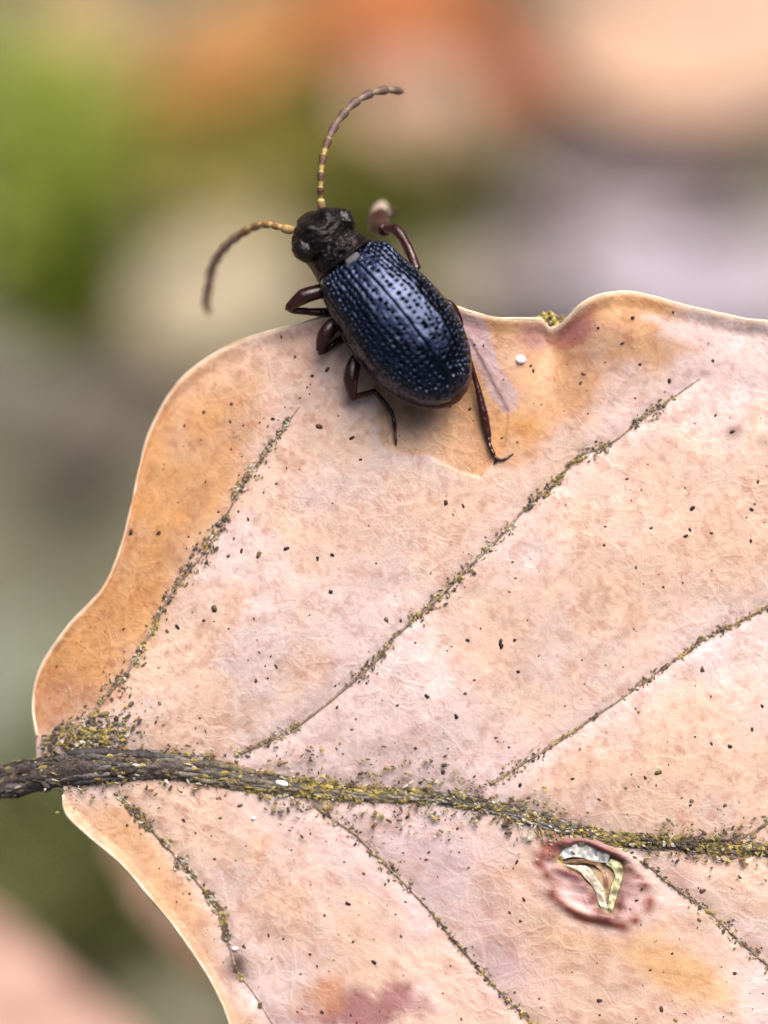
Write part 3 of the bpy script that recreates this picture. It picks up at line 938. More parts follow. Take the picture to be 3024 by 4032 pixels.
flap([(2130, 3345), (2170, 3325), (2200, 3320)], [(2140, 3370), (2180, 3362), (2205, 3345)], 0.05, (0.16, 0.025, 0.02), 511, lift=0.03)
flap([(2130, 3330), (2127, 3300), (2118, 3265), (2130, 3245)], [(2142, 3330), (2139, 3300), (2130, 3265), (2140, 3245)], 0.04, (0.20, 0.12, 0.05), 513, lift=0.07, m=4)

# moss bit lodged in the notch of the margin
rg = np.random.default_rng(31)
n = 70
q = np.column_stack([rg.normal(0, 0.17, n), rg.normal(0, 0.075, n), rg.normal(-0.1, 0.06, n)]) + np.r_[at(2170, 1258)[:2], leaf_z(np.array([at(2165, 1300)[0]]), np.array([at(2165, 1300)[1]]), False)[0]]
s = 0.045 * rg.lognormal(0, 0.4, n)
Vc, Fc, cc = crumbs(q, np.column_stack([s * 1.2, s, s]), rg.uniform(0, 3, n), PAL[rg.choice([0, 1, 1, 2, 3], n)] * 1.3, seed=33)
add('moss_crust', Vc, Fc, M_CRUST, leaf, colors=cc, smooth=False, kind='stuff')

# white grains on the leaf
for (px, py, r, el, lab) in ((2050, 1415, 18, 1.1, 'round white grain on the orange leaf beside the beetle'), (1112, 3082, 11, 2.3, 'long white grain lying on the dark midrib'),
                             (998, 3222, 7, 1.2, 'small white grain on the pink blade just below the midrib'), (925, 3738, 8, 1.5, 'small white grain at a brown spot on the lower side vein')):
    p = at(px, py)
    p[2] = leaf_z(p[:1], p[1:2], True)[0] + (0.30 if el > 2 else 0.03)
    u, v = np.meshgrid(np.linspace(0, math.pi, 15), np.linspace(0, 2 * math.pi, 20, endpoint=False), indexing='ij')
    d = 1 + 0.28 * (fbm(np.sin(u) * np.cos(v) * 1.7 + px, np.sin(u) * np.sin(v) * 1.7 + np.cos(u), 7, 2) - 0.5)
    V = np.stack([np.sin(u) * np.cos(v) * el, np.sin(u) * np.sin(v), np.cos(u) * 0.8], -1) * d[..., None] * r / PX
    if el > 2:
        a = math.radians(-12)
        V = np.stack([V[..., 0] * math.cos(a) - V[..., 1] * math.sin(a), V[..., 0] * math.sin(a) + V[..., 1] * math.cos(a), V[..., 2]], -1)
    o = add('white_grain', V.reshape(-1, 3) + p, grid_faces(15, 20, True)[:, ::-1], M_WHITE, base=p)
    tag(o, lab, 'grain', 'white grains on the dead leaf')

# ------------------------------------------------------------------ the beetle
ROLL, PITCH = math.radians(12), math.radians(6)
X0, Y0, Z0 = np.array([-0.611, 0.792, 0]), np.array([-0.792, -0.611, 0]), np.array([0, 0, 1.0])
Bz = math.cos(ROLL) * Z0 - math.sin(ROLL) * Y0
By = math.cos(ROLL) * Y0 + math.sin(ROLL) * Z0
Bx = math.cos(PITCH) * X0 - math.sin(PITCH) * Bz
Bz = np.cross(Bx, By)
BO = at(1362, 1030, 0.55)               # middle of the elytra's front edge, at belly height
BM = np.column_stack([Bx, By, Bz])


def bt(V):
    return np.asarray(V) @ BM.T + BO


BASE = BO + BM @ np.array([-1.8, 0, -0.5])
beetle = empty('beetle', BASE, 'small blue black beetle with pitted wing cases at the edge of the dead leaf', 'beetle')

L_EL = 3.66


def el_w(u):
    a = np.interp(u, [0, 0.02, 0.05, 0.1, 0.25, 0.4, 0.55], [0.60, 0.74, 0.83, 0.90, 1.00, 1.075, 1.10])
    k = np.clip((u - 0.55) / 0.45, 0, 1)
    b = 1.10 * np.sqrt(np.clip(1 - k ** 1.85, 0, 1))
    return np.where(u < 0.55, a, b)


def el_h(u):
    k = np.clip((u - 0.35) / 0.65, 0, 1)
    return np.where(u < 0.35, 0.62 + 0.36 * np.sin(np.clip(u / 0.35, 0, 1) * math.pi / 2), 0.98 * np.sqrt(np.clip(1 - k ** 2.4, 0, 1)) ** 1.0 + 0.02)


def smooth1(f, u):
    return sum(f(np.clip(u + d, 0, 1)) for d in np.linspace(-0.02, 0.02, 7)) / 7


def elytron(side):
    ns, nphi = 520, 230
    u = 1 - (1 - np.linspace(0, 1, ns)) ** 1.25
    fr = np.linspace(0, 1, nphi)
    phi = fr * 1.80
    Wd = np.where(u < 0.9, smooth1(el_w, u), el_w(u))[:, None]
    Hh = np.where(u < 0.9, smooth1(el_h, u), el_h(u))[:, None]
    s, c = np.sin(phi)[None], np.cos(phi)[None]
    y = Wd * np.abs(s) ** 0.82
    z = np.where(c > 0, Hh * np.abs(c) ** 0.76, -0.55 * Hh * np.abs(c))
    x = -(L_EL * u)[:, None] + 0 * y
    # outward normals of the smooth shell
    P = np.stack([x, y, z], -1)
    du, dv = np.gradient(P, axis=0), np.gradient(P, axis=1)
    N = np.cross(dv, du)
    N /= np.linalg.norm(N, axis=2)[..., None] + 1e-12
    N *= np.sign((N * np.array([0, 0.4, 1.0])).sum(-1, keepdims=True).mean())
    arc = (Wd * 0.9 + Hh * 0.75)
    S = (L_EL * u)[:, None] + 0 * y
    h = np.zeros_like(y)
    pit = np.zeros_like(y)
    rows = 11
    fade = sstep(0.0, 0.05, u)[:, None] * sstep(1.0, 0.93, u)[:, None]
    deep = (0.55 + 0.45 * sstep(0.12, 0.5, u)[:, None]) * (1 - 0.75 * sstep(0.45, 0.75, fr)[None]) * (1 - 0.55 * sstep(0.72, 0.95, u)[:, None])
    for i in range(rows):
        f0 = (i + 0.85) / (rows + 0.35) * 0.93
        wob = 0.012 * (fbm(S[:, 0] * 1.4, np.full(ns, i * 9.0 + side), 600 + i, 3) - 0.5)[:, None] * 2
        dl = (fr[None] - f0 - wob) * arc
        sp = 0.128
        ph = S / sp + hash2(np.array([i]), np.array([side + 2]), 611)[0]
        kk = np.floor(ph)
        jit = (hash2(kk, np.full_like(kk, i), 612 + side) - 0.5) * 0.5
        dl = dl + (hash2(kk, np.full_like(kk, i), 615 + side) - 0.5) * 0.03
        rad = 0.034 * (0.6 + 0.8 * hash2(kk, np.full_like(kk, i), 618 + side))
        ds = (ph - kk - 0.5 - jit) * sp
        r2 = (ds / (rad * 1.1)) ** 2 + (dl / rad) ** 2
        h -= 0.095 * deep * np.clip(1 - np.sqrt(r2), 0, 1) ** 0.9
        pit = np.maximum(pit, sstep(1.1, 0.75, np.sqrt(r2)) * np.clip(deep * 1.3, 0, 1))
        h -= (0.012 - 0.009 * sstep(0.15, 0.4, u)[:, None]) * np.exp(-(dl / 0.034) ** 2)                       # the stria joining the pits
    h *= fade
    h += 0.030 * (fbm(S * 2.6, fr[None] * 10 + side * 5 + 0 * S, 630, 3) - 0.5) * fade
    h += 0.014 * (fbm(S * 7, fr[None] * 22 + side * 5 + 0 * S, 633, 3) - 0.5) * fade
    h -= 0.016 * np.exp(-(y / 0.018) ** 2) * fade                     # suture
    h += 0.004 * np.exp(-((y - 0.06) / 0.04) ** 2) * fade
    h += 0.07 * np.exp(-(((S - 0.36) / 0.22) ** 2 + ((fr[None] - 0.52) / 0.12) ** 2))   # shoulder bump
    h -= 0.035 * np.exp(-(((S - 0.75) / 0.3) ** 2 + ((fr[None] - 0.36) / 0.14) ** 2))
    P = P + N * h[..., None]
    P[..., 1] = np.maximum(P[..., 1], 0.004)
    P[..., 1] *= side
    F = grid_faces(ns, nphi)
    if side < 0:
        F = F[:, ::-1]
    # turned-down front lip so that the shell is closed towards the pronotum
    lip = P[0].copy()
    lip[:, 0] += 0.03
    lip[:, 2] = lip[:, 2] * 0.5 - 0.1
    V = np.vstack([P.reshape(-1, 3), lip])
    n0 = ns * nphi
    j = np.arange(nphi - 1)
    lf = np.stack([j, j + 1, n0 + j + 1, n0 + j], -1)
    if side < 0:
        lf = lf[:, ::-1]
    F = np.vstack([F, lf])
    pc = np.r_[(pit * fade).ravel(), np.ones(nphi)][:, None] * np.ones(3)
    o = add('elytron', bt(V), F[:, ::-1], M_ELYTRA, beetle, colors=pc)
    return o


elytron(1)
elytron(-1)

# abdomen: a red-brown body below the wing cases, showing as a rim at their tip
ns, nt_ = 60, 40
u = np.linspace(0, 1, ns)
th = np.linspace(0, 2 * math.pi, nt_, endpoint=False)
wv = el_w(np.clip(u, 0, 0.999)) * 1.015 * np.where(u < 0.3, 0.93, 1.0)
Va = np.stack([np.broadcast_to(-(L_EL * 1.018 * u)[:, None], (ns, nt_)), wv[:, None] * np.cos(th)[None] * (1 + 0.0 * u[:, None]),
               -0.12 + (0.16 * np.minimum(1, wv * 1.6))[:, None] * np.sin(th)[None] * np.where(np.sin(th) < 0, 2.6, 0.7)[None]], -1)
Va[..., 2] += 0.05 * u[:, None] - 0.03
add('abdomen', bt(Va.reshape(-1, 3)), grid_faces(ns, nt_, True), M_BELLY, beetle)
# thorax underside
Vt = np.stack([np.broadcast_to(np.linspace(0.55, -1.6, 30)[:, None], (30, nt_)), np.interp(np.linspace(0.55, -1.6, 30), [-1.6, -0.8, 0.1, 0.55], [0.8, 0.85, 0.55, 0.4])[:, None] * np.cos(th)[None],
               -0.12 + np.interp(np.linspace(0.55, -1.6, 30), [-1.6, -0.8, 0.1, 0.55], [0.36, 0.42, 0.36, 0.25])[:, None] * np.sin(th)[None]], -1)
add('thorax', bt(Vt.reshape(-1, 3)), grid_faces(30, nt_, True), M_HEAD, beetle)


def lump(center, rad, seed, amp, freq, nth=60, nph=90, warp=None):
    a, b = np.meshgrid(np.linspace(0.0, math.pi, nth), np.linspace(0, 2 * math.pi, nph, endpoint=False), indexing='ij')
    d = np.stack([np.cos(a), np.sin(a) * np.cos(b), np.sin(a) * np.sin(b)], -1)
    n = fbm(d[..., 0] * freq + d[..., 2] * freq * 0.7 + seed, d[..., 1] * freq - d[..., 2] * freq * 0.4, seed, 4) - 0.5
    V = d * np.asarray(rad) * (1 + amp * n)[..., None]
    if warp is not None:
        V = warp(V, d)
    return V.reshape(-1, 3) + np.asarray(center), grid_faces(nth, nph, True)


# pronotum: short rugged collar with a sharp hind edge
nx, nt2 = 90, 120
ux = np.linspace(0, 1, nx)
wP = np.interp(ux, [0, 0.06, 0.15, 0.5, 0.75, 1.0], [0.675, 0.685, 0.66, 0.61, 0.59, 0.56])
hP = np.interp(ux, [0, 0.06, 0.15, 0.5, 0.8, 1.0], [0.79, 0.80, 0.765, 0.74, 0.62, 0.45])
tt = np.linspace(-0.25, math.pi + 0.25, nt2)
Vp = np.stack([np.broadcast_to((-0.07 + 0.72 * ux)[:, None], (nx, nt2)), wP[:, None] * np.cos(tt)[None] + 0.06 * ux[:, None], -0.05 + hP[:, None] * np.sign(np.sin(tt))[None] * np.abs(np.sin(tt))[None] ** 0.8], -1)
bp_ = (fbm(Vp[..., 0] * 11, tt[None] * 6 + 0 * Vp[..., 0], 701, 3) - 0.5) * 0.11 * sstep(0.08, 0.2, ux)[:, None]
Vp[..., 2] += bp_ + 0.03 * np.exp(-((ux - 0.04) / 0.05) ** 2)[:, None]
Vp[..., 2] -= 0.045 * np.exp(-((ux - 0.16) / 0.06) ** 2)[:, None]
Vp[..., 0] += 0.05 * np.abs(np.cos(tt))[None] ** 2 * (1 - ux[:, None])
add('pronotum', bt(Vp.reshape(-1, 3)), grid_faces(nx, nt2), M_HEAD, beetle)

# scutellum
Vs, Fs = lump((-0.14, 0.02, 0.69), (0.12, 0.17, 0.022), 3, 0.1, 2, 20, 30)
add('scutellum', bt(Vs), Fs, M_SCUT, beetle)


def head_warp(V, d):
    # brow ridges over the antennae, a furrow between them and a blunt muzzle
    fx = np.clip(d[..., 0], 0, 1)
    V = V.copy()
    V[..., 2] += 0.07 * np.exp(-((np.abs(d[..., 1]) - 0.42) / 0.2) ** 2) * np.exp(-((d[..., 0] - 0.45) / 0.35) ** 2) * (d[..., 2] > -0.1)
    V[..., 2] -= 0.06 * np.exp(-(d[..., 1] / 0.13) ** 2) * np.exp(-((d[..., 0] - 0.5) / 0.4) ** 2) * (d[..., 2] > 0)
    V[..., 0] += 0.05 * fx ** 3
    V[..., 2] -= 0.22 * fx ** 2
    return V


HC = np.array([0.74, 0.10, 0.30])
Vh, Fh = lump(HC, (0.49, 0.64, 0.42), 11, 0.22, 3.0, 110, 160, head_warp)
head = add('head', bt(Vh), Fh, M_HEAD, beetle)
for s in (1, -1):
    Ve, Fe = lump(HC + np.array([-0.08, 0.525 * s, 0.05]), (0.28, 0.22, 0.27), 17 + s, 0.22, 3.2, 50, 70)
    add('eye', bt(Ve), Fe, M_EYE, head)


# antennae: eleven joints each
def antenna(path, z, r0, tone):
    P = np.array([at(p[0], p[1], zz) for p, zz in zip(path, z)])
    P = catmull(P, 400)
    root = P[0]
    e = empty('antenna', root, parent=beetle)
    cum = np.r_[0, np.cumsum(np.linalg.norm(np.diff(P, axis=0), axis=1))]
    lens = np.array([1.0, 0.7, 0.85, 1.0, 1.05, 1.05, 1.05, 1.05, 1.05, 1.1, 1.25])
    edges = np.r_[0, np.cumsum(lens)] / lens.sum() * cum[-1]
    for k in range(11):
        a, b = edges[k], edges[k + 1]
        m = 22
        q = np.linspace(a - (0.02 if k else 0.05), b, m)
        pp = np.stack([np.interp(q, cum, P[:, i]) for i in range(3)], -1)
        w = np.linspace(0, 1, m)
        prof = np.interp(w, [0, 0.1, 0.3, 0.72, 0.92, 1.0], [0.42, 0.50, 0.78, 1.05, 1.0, 0.55])
        rr_ = r0 * (1.12 if k == 0 else 0.9 + 0.06 * min(k, 6)) * prof
        if k == 10:
            rr_ = r0 * 1.15 * np.interp(w, [0, 0.2, 0.7, 1], [0.5, 0.9, 1.0, 0.35])
        V, F = tube(pp, rr_, 14)
        wv_ = np.r_[np.repeat(w, 14), 0, 1]
        pale = np.array((0.46, 0.33, 0.13)) if k < 5 else np.array((0.20, 0.14, 0.10))
        dark = np.array((0.085, 0.045, 0.022)) if k < 5 else np.array((0.10, 0.062, 0.050))
        dark = dark * tone
        mm = (sstep(0.22, 0.42, wv_) * sstep(1.0, 0.88, wv_))[:, None]
        if k == 0:
            mm = mm * 0.55
        nz = fbm(V[:, 0] * 12, V[:, 1] * 12, 800 + k, 2)[:, None]
        add('antenna_joint', V, F, M_ANT, e, colors=(pale * (1 - mm) + dark * mm) * (0.75 + 0.5 * nz))


antenna([(1272, 850), (1263, 790), (1262, 740), (1266, 660), (1285, 570), (1325, 485), (1390, 410), (1455, 370), (1530, 353), (1588, 362)],
        [0.62, 0.72, 0.78, 0.75, 0.6, 0.4, 0.15, -0.1, -0.4, -0.7], 0.076, 1.0)
antenna([(1190, 905), (1140, 905), (1085, 890), (1030, 885), (960, 915), (890, 970), (840, 1045), (822, 1130), (812, 1190), (828, 1235)],
        [0.60, 0.5, 0.1, -0.4, -1.2, -2.0, -2.7, -3.3, -3.7, -4.0], 0.084, 3.2)


# legs
def leg(root, segs):
    """segs: list of (name, [(px,py,z)...], [radii], material)"""
    e = empty('leg', at(*root), parent=beetle)
    for nm, path, rad, m in segs:
        P_ = catmull(np.array([at(*p) for p in path]), 60)
        r_ = np.interp(np.linspace(0, 1, 60), np.linspace(0, 1, len(rad)), rad)
        if nm == 'tarsus':
            w_ = np.linspace(0, 4, 60) % 1                    # four joints, each wider at its far end
            r_ = r_ * (0.8 + 0.3 * np.sin(np.clip(w_, 0, 1) ** 1.4 * 2.6))
        if nm == 'tibia':
            r_ = r_ * (1 + 0.03 * np.sin(np.linspace(0, 1, 60) * 40) * np.linspace(0, 1, 60))
        V, F = tube(P_, r_, 16)
        V = V + 0.02 * (fbm(V[:, 0] * 7, V[:, 1] * 7 + V[:, 2] * 5, 55, 2) - 0.5)[:, None]
        add(nm, V, F, m, e)
    return e


def lzp(px, py, off):
    p = at(px, py)
    return leaf_z(p[:1], p[1:2], False)[0] + off


# left front leg, held out over the leaf's edge
leg((1300, 1130, 0.4), [
    ('femur', [(1330, 1130, 0.35), (1270, 1145, 0.45), (1200, 1165, 0.5), (1135, 1212, 0.42)], [0.12, 0.155, 0.165, 0.09], M_LEG),
    ('tibia', [(1130, 1208, 0.40), (1160, 1222, 0.30), (1230, 1228, 0.15), (1320, 1232, 0.05)], [0.075, 0.075, 0.095, 0.10], M_LEG),
    ('tarsus', [(1315, 1232, 0.05), (1380, 1240, 0.0), (1430, 1262, lzp(1430, 1262, 0.05))], [0.07, 0.06, 0.045], M_LEG)])
# left middle leg
leg((1330, 1260, 0.35), [
    ('femur', [(1370, 1240, 0.3), (1320, 1272, 0.45), (1280, 1320, 0.5), (1258, 1382, 0.4)], [0.12, 0.16, 0.165, 0.085], M_LEG),
    ('tibia', [(1256, 1386, 0.38), (1285, 1376, 0.27), (1320, 1350, 0.18), (1370, 1322, 0.1)], [0.075, 0.07, 0.085, 0.09], M_LEG),
    ('tarsus', [(1365, 1325, 0.1), (1400, 1315, lzp(1400, 1315, 0.08)), (1430, 1330, lzp(1430, 1330, 0.05))], [0.06, 0.055, 0.04], M_LEG)])
# left hind leg
leg((1420, 1420, 0.35), [
    ('femur', [(1440, 1380, 0.3), (1400, 1425, 0.45), (1382, 1490, 0.5), (1388, 1562, 0.38)], [0.12, 0.15, 0.165, 0.085], M_LEG),
    ('tibia', [(1384, 1566, 0.36), (1420, 1556, 0.28), (1478, 1540, 0.18)], [0.075, 0.062, 0.058], M_LEG),
    ('tarsus', [(1470, 1542, 0.18), (1500, 1566, lzp(1500, 1566, 0.12)), (1540, 1622, lzp(1540, 1622, 0.06)), (1552, 1660, lzp(1552, 1660, 0.05)),
                (1557, 1700, lzp(1557, 1700, 0.04)), (1560, 1752, lzp(1560, 1752, 0.03))], [0.05, 0.045, 0.05, 0.042, 0.03, 0.022], M_LEG)])
# right front leg, lifted into the air
leg((1600, 1010, 0.2), [
    ('femur', [(1640, 1060, 0.2), (1618, 1000, 0.15), (1590, 945, 0.0), (1560, 905, -0.15), (1520, 900, -0.4)], [0.11, 0.10, 0.10, 0.115, 0.10], M_LEG),
    ('tibia', [(1515, 905, -0.5), (1490, 898, -0.9), (1488, 870, -1.3), (1500, 850, -1.6)], [0.15, 0.20, 0.22, 0.17], M_LEG),
    ('tarsus', [(1500, 862, -1.6), (1496, 838, -2.2), (1504, 812, -2.6)], [0.16, 0.20, 0.13], M_FOOT),
    ('claw', [(1520, 850, -1.8), (1548, 838, -1.9), (1552, 812, -2.2)], [0.08, 0.07, 0.03], M_LEG)])
# right middle leg, mostly below the body
leg((1780, 1220, 0.2), [
    ('femur', [(1700, 1200, 0.2), (1760, 1200, 0.25), (1800, 1225, 0.2)], [0.12, 0.12, 0.075], M_LEG),
    ('tibia', [(1800, 1222, 0.2), (1818, 1270, 0.1), (1832, 1330, 0.02)], [0.065, 0.055, 0.05], M_LEG),
    ('tarsus', [(1830, 1325, 0.03), (1840, 1370, lzp(1840, 1370, 0.06)), (1850, 1410, lzp(1850, 1410, 0.05))], [0.045, 0.045, 0.03], M_LEG)])
# right hind leg, stretched back
leg((1780, 1380, 0.25), [
    ('femur', [(1740, 1340, 0.2), (1800, 1370, 0.25), (1846, 1410, 0.22)], [0.13, 0.12, 0.075], M_LEG),
    ('tibia', [(1842, 1400, 0.22), (1862, 1460, 0.18), (1882, 1530, 0.14), (1902, 1620, 0.10), (1922, 1720, 0.06)], [0.055, 0.052, 0.075, 0.10, 0.075], M_LEG),
    ('tarsus', [(1920, 1715, 0.06), (1930, 1760, lzp(1930, 1760, 0.06)), (1945, 1795, lzp(1945, 1795, 0.05)), (1962, 1812, lzp(1962, 1812, 0.05))], [0.055, 0.05, 0.045, 0.035], M_LEG),
    ('claw', [(1955, 1808, lzp(1955, 1808, 0.05)), (1985, 1808, lzp(1985, 1808, 0.05)), (2022, 1786, lzp(2022, 1786, 0.03))], [0.034, 0.028, 0.012], M_LEG),
    ('claw', [(1958, 1808, lzp(1958, 1808, 0.05)), (1950, 1820, lzp(1950, 1820, 0.04)), (1945, 1826, lzp(1945, 1826, 0.02))], [0.036, 0.034, 0.015], M_LEG)])


# ------------------------------------------------------------------ leaf litter, moss and twigs far below (all out of focus)
def litter_leaf(px, py, lift, length, width, ang, color, label, tilt=(0, 0), curl=0.15, seed=1, c2=None, name='fallen_leaf', z=None):
    if z is None:
        c = on_ground(px, py, lift)
    else:
        c = at(px, py, z)
    nu, nv = 60, 25
    s = np.linspace(0, 1, nu)[:, None]
    v = np.linspace(-1, 1, nv)[None]
    w = width / 2 * np.sin(math.pi * s ** 0.85) ** 0.75 * (1 + 0.02 * np.sin(s * 44 + seed))
    x = (s - 0.5) * length + 0 * v
    y = w * v
    zz = curl * width * (np.abs(v) ** 2 - 0.4) + 0.03 * length * np.sin(s * 5 + seed) + 1.2 * (fbm(x / 9 + seed, y / 9, seed, 3) - 0.5) * 2
    vein = np.abs(((s * 9 - np.abs(v) * 1.6) % 1) - 0.5)
    zz = zz - 0.25 * np.exp(-(vein / 0.12) ** 2) - 0.3 * np.exp(-(v / 0.07) ** 2)
    ca = np.array(color)
    cb = np.array(c2 if c2 is not None else ca * 0.75)
    n = sstep(0.35, 0.65, fbm(x / 7 + 3 * seed, y / 7, seed + 50, 4))[..., None]
    cc = ca * (1 - n) + cb * n
    cc = cc * (1 - 0.25 * np.exp(-(vein / 0.1) ** 2))[..., None]
    # ground-aligned frame, then turned and tilted
    E1 = np.array([1.0, 0, 0])
    E3 = UP
    E2 = np.cross(E3, E1)
    M = Matrix(np.column_stack([E1, E2, E3]).tolist()) @ Matrix.Rotation(math.radians(ang), 3, 'Z') @ Matrix.Rotation(math.radians(tilt[0]), 3, 'X') @ Matrix.Rotation(math.radians(tilt[1]), 3, 'Y')
    M = np.array(M)
    V = np.stack([x, y, zz], -1).reshape(-1, 3)
    top = V @ M.T + c
    bot = (V - np.array([0, 0, 0.2])) @ M.T + c
    o = empty(name, c, label, 'leaf', 'fallen leaves on the ground')
    VV, FF = joined([(top, [grid_faces(nu, nv)]), (bot, [grid_faces(nu, nv)[:, ::-1]])])
    add('blade', VV, FF, M_LITTER, o, colors=np.vstack([cc.reshape(-1, 3)] * 2))
    k = nv // 2
    rib = V.reshape(nu, nv, 3)[:, k] + np.array([0, 0, 0.1])
    stalk = np.array([[-length * 0.62, 0.5, rib[0, 2] + 1.0], [-length * 0.56, 0.2, rib[0, 2] + 0.4]])
    V2, F2 = tube(np.vstack([stalk, rib]) @ M.T + c, np.linspace(0.016, 0.004, nu + 2) * length, 8)
    add('midrib', V2, F2, M_LITTER, o, colors=np.broadcast_to(cb * 0.6, V2.shape))
    return o


litter_leaf(2900, 40, 3, 18, 11, 15, (0.50, 0.32, 0.22), 'peach coloured fallen leaf beside the orange curled leaf', (4, -6), 0.1, 1)
litter_leaf(1560, 10, 4, 12.5, 5.5, 8, (0.38, 0.125, 0.038), 'orange brown curled fallen leaf lying behind the upper antenna', (6, 5), 0.25, 2, c2=(0.33, 0.14, 0.05))
litter_leaf(2040, 280, 10, 6.5, 2.6, -66, (0.36, 0.10, 0.045), 'narrow rust brown folded leaf between the peach and the pale pink leaves', (10, 0), 0.4, 3)
litter_leaf(1700, 470, 3, 7.5, 5, -30, (0.48, 0.30, 0.23), 'small pale pink fallen leaf behind the tip of the upper antenna', (0, 6), 0.12, 4)
litter_leaf(950, 230, 4, 9.5, 4.6, 22, (0.43, 0.19, 0.045), 'ochre fallen leaf beside the bright green moss', (0, -5), 0.15, 5, c2=(0.36, 0.17, 0.05))
litter_leaf(330, 70, 3, 7, 5, 70, (0.42, 0.27, 0.14), 'beige brown fallen leaf above the bright green moss', (0, 5), 0.12, 6)
litter_leaf(2850, 1080, 4, 15, 6, 10, (0.34, 0.30, 0.36), 'grey lilac fallen leaf behind the right lobe of the dead leaf', (0, 4), 0.1, 7, c2=(0.31, 0.27, 0.31))
litter_leaf(2480, 760, 5, 11, 4.2, -14, (0.21, 0.16, 0.175), 'dull purple grey fallen leaf under the peach leaf', (2, -4), 0.12, 8)
litter_leaf(2250, 1010, 3, 9, 4.6, 15, (0.36, 0.30, 0.30), 'pinkish grey fallen leaf between the lilac leaf and the beetle', (0, 2), 0.1, 16)
litter_leaf(2850, 420, 2, 10, 4.5, 10, (0.42, 0.31, 0.28), 'dusty pink fallen leaf below the peach leaf', (0, 2), 0.1, 17)
litter_leaf(1850, 1090, 2, 6.5, 4, 25, (0.31, 0.28, 0.17), 'greyish beige fallen leaf behind the wing cases', (0, 2), 0.12, 9)
litter_leaf(880, 1180, 3, 9, 6, 30, (0.30, 0.25, 0.165), 'beige fallen leaf behind the curled antenna', (3, 2), 0.1, 10)
litter_leaf(980, 830, 2, 6, 3.6, -15, (0.26, 0.21, 0.10), 'olive brown fallen leaf between the two antennae', (0, 2), 0.12, 11)
litter_leaf(40, 2720, 3, 9.5, 5, 75, (0.15, 0.17, 0.125), 'grey green old leaf below the leaf stalk', (0, 4), 0.1, 12)
litter_leaf(60, 1380, 2, 6, 3.6, 65, (0.19, 0.18, 0.14), 'dull grey fallen leaf beside the dark brown one', (0, 0), 0.1, 13)
litter_leaf(420, 1680, 2, 7, 4.2, 50, (0.085, 0.066, 0.05), 'dark brown fallen leaf below the dark green moss', (0, 0), 0.1, 18)
litter_leaf(-150, 4330, 0, 30, 10, -36, (0.58, 0.35, 0.28), 'large pink beige leaf held up below the stalk side of the dead leaf', (4, 4), 0.05, 14, z=-34)
litter_leaf(1010, 3450, 0, 11.5, 6.0, -54, (0.20, 0.115, 0.058), 'brown leaf tucked close under the dead leaf by its lower margin', (0, 0), 0.06, 15, z=-16)


def moss(px, py, rad, n, hgt, c0, c1, label, seed, sq=(1, 1)):
    rg = np.random.default_rng(seed)
    c = on_ground(px, py, 0)
    E1 = np.array([1.0, 0, 0])
    E2 = np.cross(UP, E1)
    parts, cols = [], []
    for i in range(n):
        a, r = rg.uniform(0, 2 * math.pi), rad * math.sqrt(rg.random())
        b = c + E1 * math.cos(a) * r * sq[0] + E2 * math.sin(a) * r * sq[1]
        d = UP + 0.35 * (E1 * rg.normal() + E2 * rg.normal())
        h = hgt * rg.uniform(0.6, 1.2) * (1 - 0.4 * (r / rad) ** 2)
        side = np.cross(d, rg.normal(size=3))
        side /= np.linalg.norm(side)
        t = np.linspace(0, 1, 6)[:, None]
        bend = (E1 * rg.normal() + E2 * rg.normal()) * h * 0.3
        ctr = b + d * h * t + bend * t ** 2
        wd = 0.55 * np.sin(math.pi * (0.12 + 0.86 * t)) ** 0.8
        V = np.concatenate([ctr - side * wd, ctr + np.cross(d, side) * wd * 0.3, ctr + side * wd], 0)
        k = np.arange(5)
        F = np.vstack([np.stack([k, k + 1, k + 7, k + 6], -1), np.stack([k + 6, k + 7, k + 13, k + 12], -1)])
        parts.append((V, [F]))
        m = rg.random()
        cols.append(np.tile((np.array(c0) * (1 - m) + np.array(c1) * m), (18, 1)))
    V, F = joined(parts)
    o = add('moss_tuft', V, F, M_MOSS, base=c, colors=np.vstack(cols))
    return tag(o, label, 'moss', 'moss tufts on the ground')


moss(205, 680, 3.0, 420, 5, (0.50, 0.58, 0.13), (0.38, 0.47, 0.11), 'bright yellow green moss tuft beside the ochre leaf', 41, (0.85, 1.7))
moss(280, 1180, 2.6, 300, 4, (0.19, 0.24, 0.025), (0.12, 0.17, 0.02), 'darker green moss tuft below the bright one', 42, (0.8, 1.4))
moss(1560, 850, 3.0, 360, 4, (0.29, 0.30, 0.075), (0.20, 0.21, 0.05), 'olive moss tuft behind the head of the beetle', 43, (1.5, 0.8))
moss(860, 620, 3.4, 420, 4.5, (0.55, 0.50, 0.14), (0.46, 0.38, 0.11), 'yellowish moss tuft next to the ochre leaf', 44, (1.5, 0.8))
moss(300, 3420, 4.6, 480, 5, (0.24, 0.26, 0.10), (0.18, 0.19, 0.08), 'dark olive moss tuft below the lower margin of the dead leaf', 45, (1.2, 1.2))

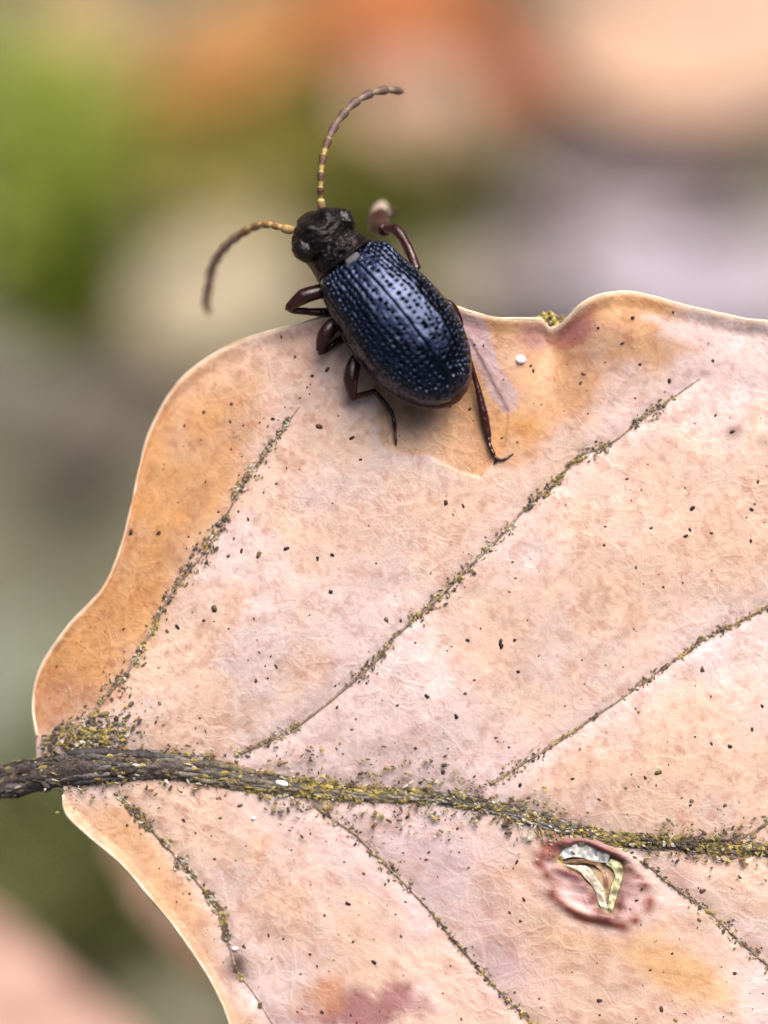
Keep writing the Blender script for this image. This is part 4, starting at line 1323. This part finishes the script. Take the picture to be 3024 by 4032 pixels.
# more litter around, beyond the part of the ground that the picture shows
rg = np.random.default_rng(64)
frame_c = [on_ground(*p) for p in ((-200, -250), (3300, -250), (3300, 4400), (-200, 4400))]
gE1 = np.array([1.0, 0, 0])
gE2 = np.cross(UP, gE1)
fpoly = np.array([[c @ gE1, c @ gE2] for c in frame_c])
cen = fpoly.mean(0)
fpoly = cen + (fpoly - cen) * 1.12
parts_, cols_ = [], []
LP = np.array([(0.30, 0.21, 0.12), (0.40, 0.20, 0.08), (0.22, 0.17, 0.12), (0.45, 0.32, 0.24), (0.16, 0.12, 0.09), (0.30, 0.27, 0.22), (0.12, 0.15, 0.05)])
sg_, vg_ = np.meshgrid(np.linspace(0, 1, 9), np.linspace(-1, 1, 5), indexing='ij')
while len(parts_) < 1500:
    r_, a_ = 170 * math.sqrt(rg.random()), rg.uniform(0, 2 * math.pi)
    c2 = cen + r_ * np.array([math.cos(a_), math.sin(a_)])
    ln = rg.uniform(9, 22)
    if poly_sd(c2[:1], c2[1:], fpoly)[0] > -ln * 0.62:
        continue
    wd = ln * rg.uniform(0.4, 0.65)
    lx = (sg_ - 0.5) * ln
    ly = vg_ * wd / 2 * np.sin(math.pi * sg_ ** 0.85) ** 0.75
    lzz = rg.uniform(-0.1, 0.25) * wd * vg_ ** 2 + 0.06 * ln * np.sin(sg_ * 4 + rg.uniform(0, 6)) + rg.uniform(0.5, 4.5)
    an = rg.uniform(0, 2 * math.pi)
    tx, ty = rg.normal(0, 0.16), rg.normal(0, 0.16)
    V = (c2[0] + lx * math.cos(an) - ly * math.sin(an))[..., None] * gE1 + (c2[1] + lx * math.sin(an) + ly * math.cos(an))[..., None] * gE2 + (GROUND + lzz + tx * lx + ty * ly)[..., None] * UP
    parts_.append((V.reshape(-1, 3), [grid_faces(9, 5)]))
    cols_.append(np.tile(LP[rg.integers(0, 7)] * rg.uniform(0.7, 1.2), (45, 1)))
V, F = joined(parts_)
lit = add('leaf_litter', V, F, M_LITTER, base=np.array([0, 0, GROUND]) @ R, colors=np.vstack(cols_))
tag(lit, 'brown and tan litter of dead leaves covering the soil all around', 'litter', kind='stuff')

# the twig that carries the dead leaf by its stalk, outside the picture
tw = at(-1700, 3420, -2.2)
gnd = tw + UP * (GROUND - UP @ tw - 3) + np.array([-6, 0, 0])
P = np.array([gnd, gnd * 0.6 + tw * 0.4 + np.array([-2.5, 1, 1]), gnd * 0.25 + tw * 0.75 + np.array([-1, 0, 0]), tw, tw + UP * 14 + np.array([-3, 2, 0])])
twig = empty('twig', gnd, 'thin upright brown twig holding the stalk of the dead leaf', 'twig')
V, F = tube(P, np.array([1.7, 1.45, 1.2, 1.05, 0.5]), 14, n=70)
V = V + (0.12 * (fbm(V[:, 0] * 1.5, V[:, 1] * 1.5 + V[:, 2], 901, 3) - 0.5))[:, None]
add('stem', V, F, M_BARK, twig)
bp0 = P[-1]
V, F = tube(np.array([bp0 - UP * 0.5, bp0 + UP * 1.5, bp0 + UP * 4, bp0 + UP * 7]), np.array([0.4, 0.8, 0.6, 0.08]), 12, n=24)
add('bud', V, F, M_BARK, twig)

for o in bpy.data.objects:
    if 'base' in o:
        del o['base']
